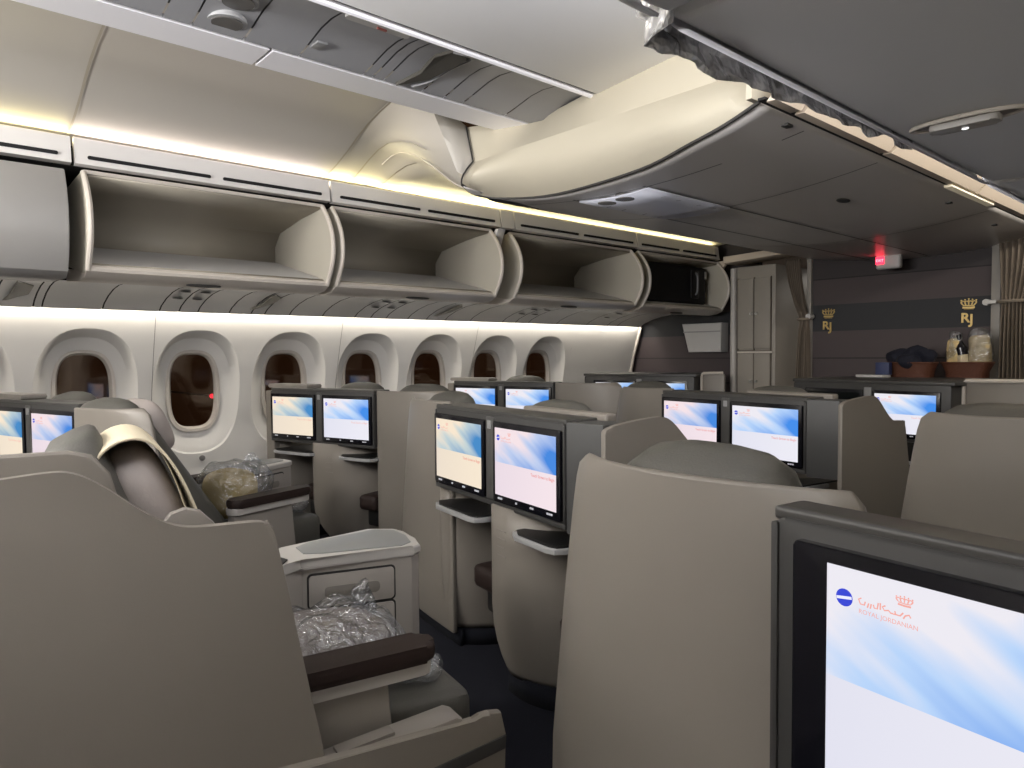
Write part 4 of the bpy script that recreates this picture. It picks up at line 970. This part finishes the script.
# galley beyond the curtains
t = thing('cabin_door', (-2.75, 7.4, 0), 0, 'pale sloping cabin door lining seen past the left curtain', 'door')
bm = new(); prism(bm, [(-.62, 0), (-.1, 0), (-.1, .9), (-.22, 1.35), (-.38, 1.75), (-.50, 2.0), (-.62, 2.0)], 0, .12, 'y', .02, 3); bmesh.ops.rotate(bm, verts=bm.verts, cent=(0, 0, 0), matrix=Matrix.Rotation(-.25, 3, 'Z')); obj('door_lining', bm, wallm, t)
bm = new(); tube(bm, catmull([(-.34, -.06, 1.12), (-.28, -.10, 1.13), (-.22, -.08, 1.06), (-.215, -.04, .95)], 5), .014, 8); obj('door_handle', bm, constop, t)
bm = new(); box(bm, -.47, -.36, -.03, .02, 1.56, 1.82, .01); obj('viewing_port', bm, trim_d, t)
t = thing('galley_trolley', (-1.18, 6.6, 0), 0, 'metal galley trolleys stacked beyond the right curtain', 'trolley')
bm = new(); box(bm, -.2, .3, 0, .5, 0, 1.0, .01); obj('cart_body', bm, steel, t)
bm = new(); box(bm, -.2, .3, 0, .45, 1.05, 1.55, .01); obj('upper_container', bm, steel, t)
bm = new(); box(bm, -.1, .0, -.02, 0, .8, .84, .006); box(bm, -.1, 0, -.02, 0, 1.2, 1.24, .006); obj('latch', bm, trim_d, t)

# baskets, cloths and snacks on the front console
def basket(x, y, r0, r1, label):
    t = thing('basket', (x, y, 1.045), radians(-9), label, 'basket', 'brown wicker baskets')
    bm = new(); rows = []
    for z, k in ((0, r0), (.04, r0*1.03), (.085, r1), (.10, r1*1.02), (.10, r1*.96), (.02, r0*.93)):
        rows.append([(math.copysign(abs(cos(a))**.7, cos(a))*k, math.copysign(abs(sin(a))**.7, sin(a))*k*.62, z) for a in [2*pi*i/36 for i in range(36)]])
    loft(bm, rows, True, True); obj('basket_body', bm, wicker, t)
    bm = new(); tube(bm, [(math.copysign(abs(cos(a))**.7, cos(a))*r1*1.01, math.copysign(abs(sin(a))**.7, sin(a))*r1*.63, .10) for a in [2*pi*i/36 for i in range(37)]], .008, 6); obj('basket_rim', bm, wicker, t)
    return t
basket(-1.865, 5.42, .135, .155, 'brown basket of dark cloth bundles on the front console')
basket(-1.555, 5.52, .125, .150, 'brown basket of wrapped snacks on the front console, nearest the right curtain')
for i, (dx, dy, dz, r) in enumerate(((-.08, 0, .13, .085), (.02, .01, .15, .09), (.09, -.01, .13, .075), (-.01, -.05, .11, .08))):
    bm = new(); ell(bm, (-1.865+dx, 5.42+dy, 1.045+dz), (r, r*.7, r*.75), .9, 20, 12, .03, 14, seed=20+i)
    tag(obj('cloth_bundle', bm, navy), ['dark navy cloth bundle at the left end of the basket', 'dark navy cloth bundle on top in the middle of the basket', 'dark navy cloth bundle at the right end of the basket', 'dark navy cloth bundle lying low in front in the basket'][i], 'cloth', 'navy cloths in the left basket')
for i, (dx, dy, r, h, m_) in enumerate(((-.075, -.01, .045, .27, yellowp), (.075, .0, .065, .29, yellowp))):
    t = thing('snack_bag', (-1.555+dx, 5.52+dy, 1.09), 0, ['narrow yellow snack pack in clear film beside the dark bottle', 'large yellow snack bag in clear film at the right of the basket'][i], 'snack bag', 'snack bags in the right basket')
    bm = new(); ell(bm, (0, 0, h*.42), (r, r*.7, h*.42), .6, 20, 14, .012, 18, seed=30+i); obj('contents', bm, m_, t, angle=60)
    bm = new(); ell(bm, (0, 0, h*.5), (r*1.12, r*.8, h*.52), .7, 24, 16, .018, 16, seed=33+i); obj('wrapper', bm, film, t, angle=30)
t = thing('bottle', (-1.56, 5.50, 1.09), 0, 'small dark bottle with a cream label standing in the snack basket', 'bottle'); t.rotation_euler = (0, radians(-10), 0)
bm = new(); cyl(bm, (0, 0, 0), .034, .16, 'z', 20); cyl(bm, (0, 0, .16), .034, .05, 'z', 20, .014); cyl(bm, (0, 0, .21), .015, .04, 'z', 16); obj('bottle_body', bm, mat('bottle_dark', (.01, .009, .012), .2), t)
bm = new(); cyl(bm, (0, 0, .05), .0355, .06, 'z', 20); obj('bottle_label', bm, mat('label_cream', (.5, .42, .28), .6), t)
t = thing('serving_tray', (-2.07, 5.27, 1.046), radians(-9), 'small white tray with a blue carton left of the baskets', 'tray')
bm = new(); prism(bm, rrect(-.10, .10, -.06, .06, .015), 0, .016, 'z', .004); obj('tray_body', bm, white, t)
bm = new(); box(bm, -.03, .06, -.03, .03, 1.062, 1.15, .003); bmesh.ops.translate(bm, verts=bm.verts, vec=(-2.02, 5.29, 0)); tag(obj('drink_carton', bm, mat('carton_blue', (.02, .03, .09), .5)), 'dark blue carton standing on the small white tray', 'carton')
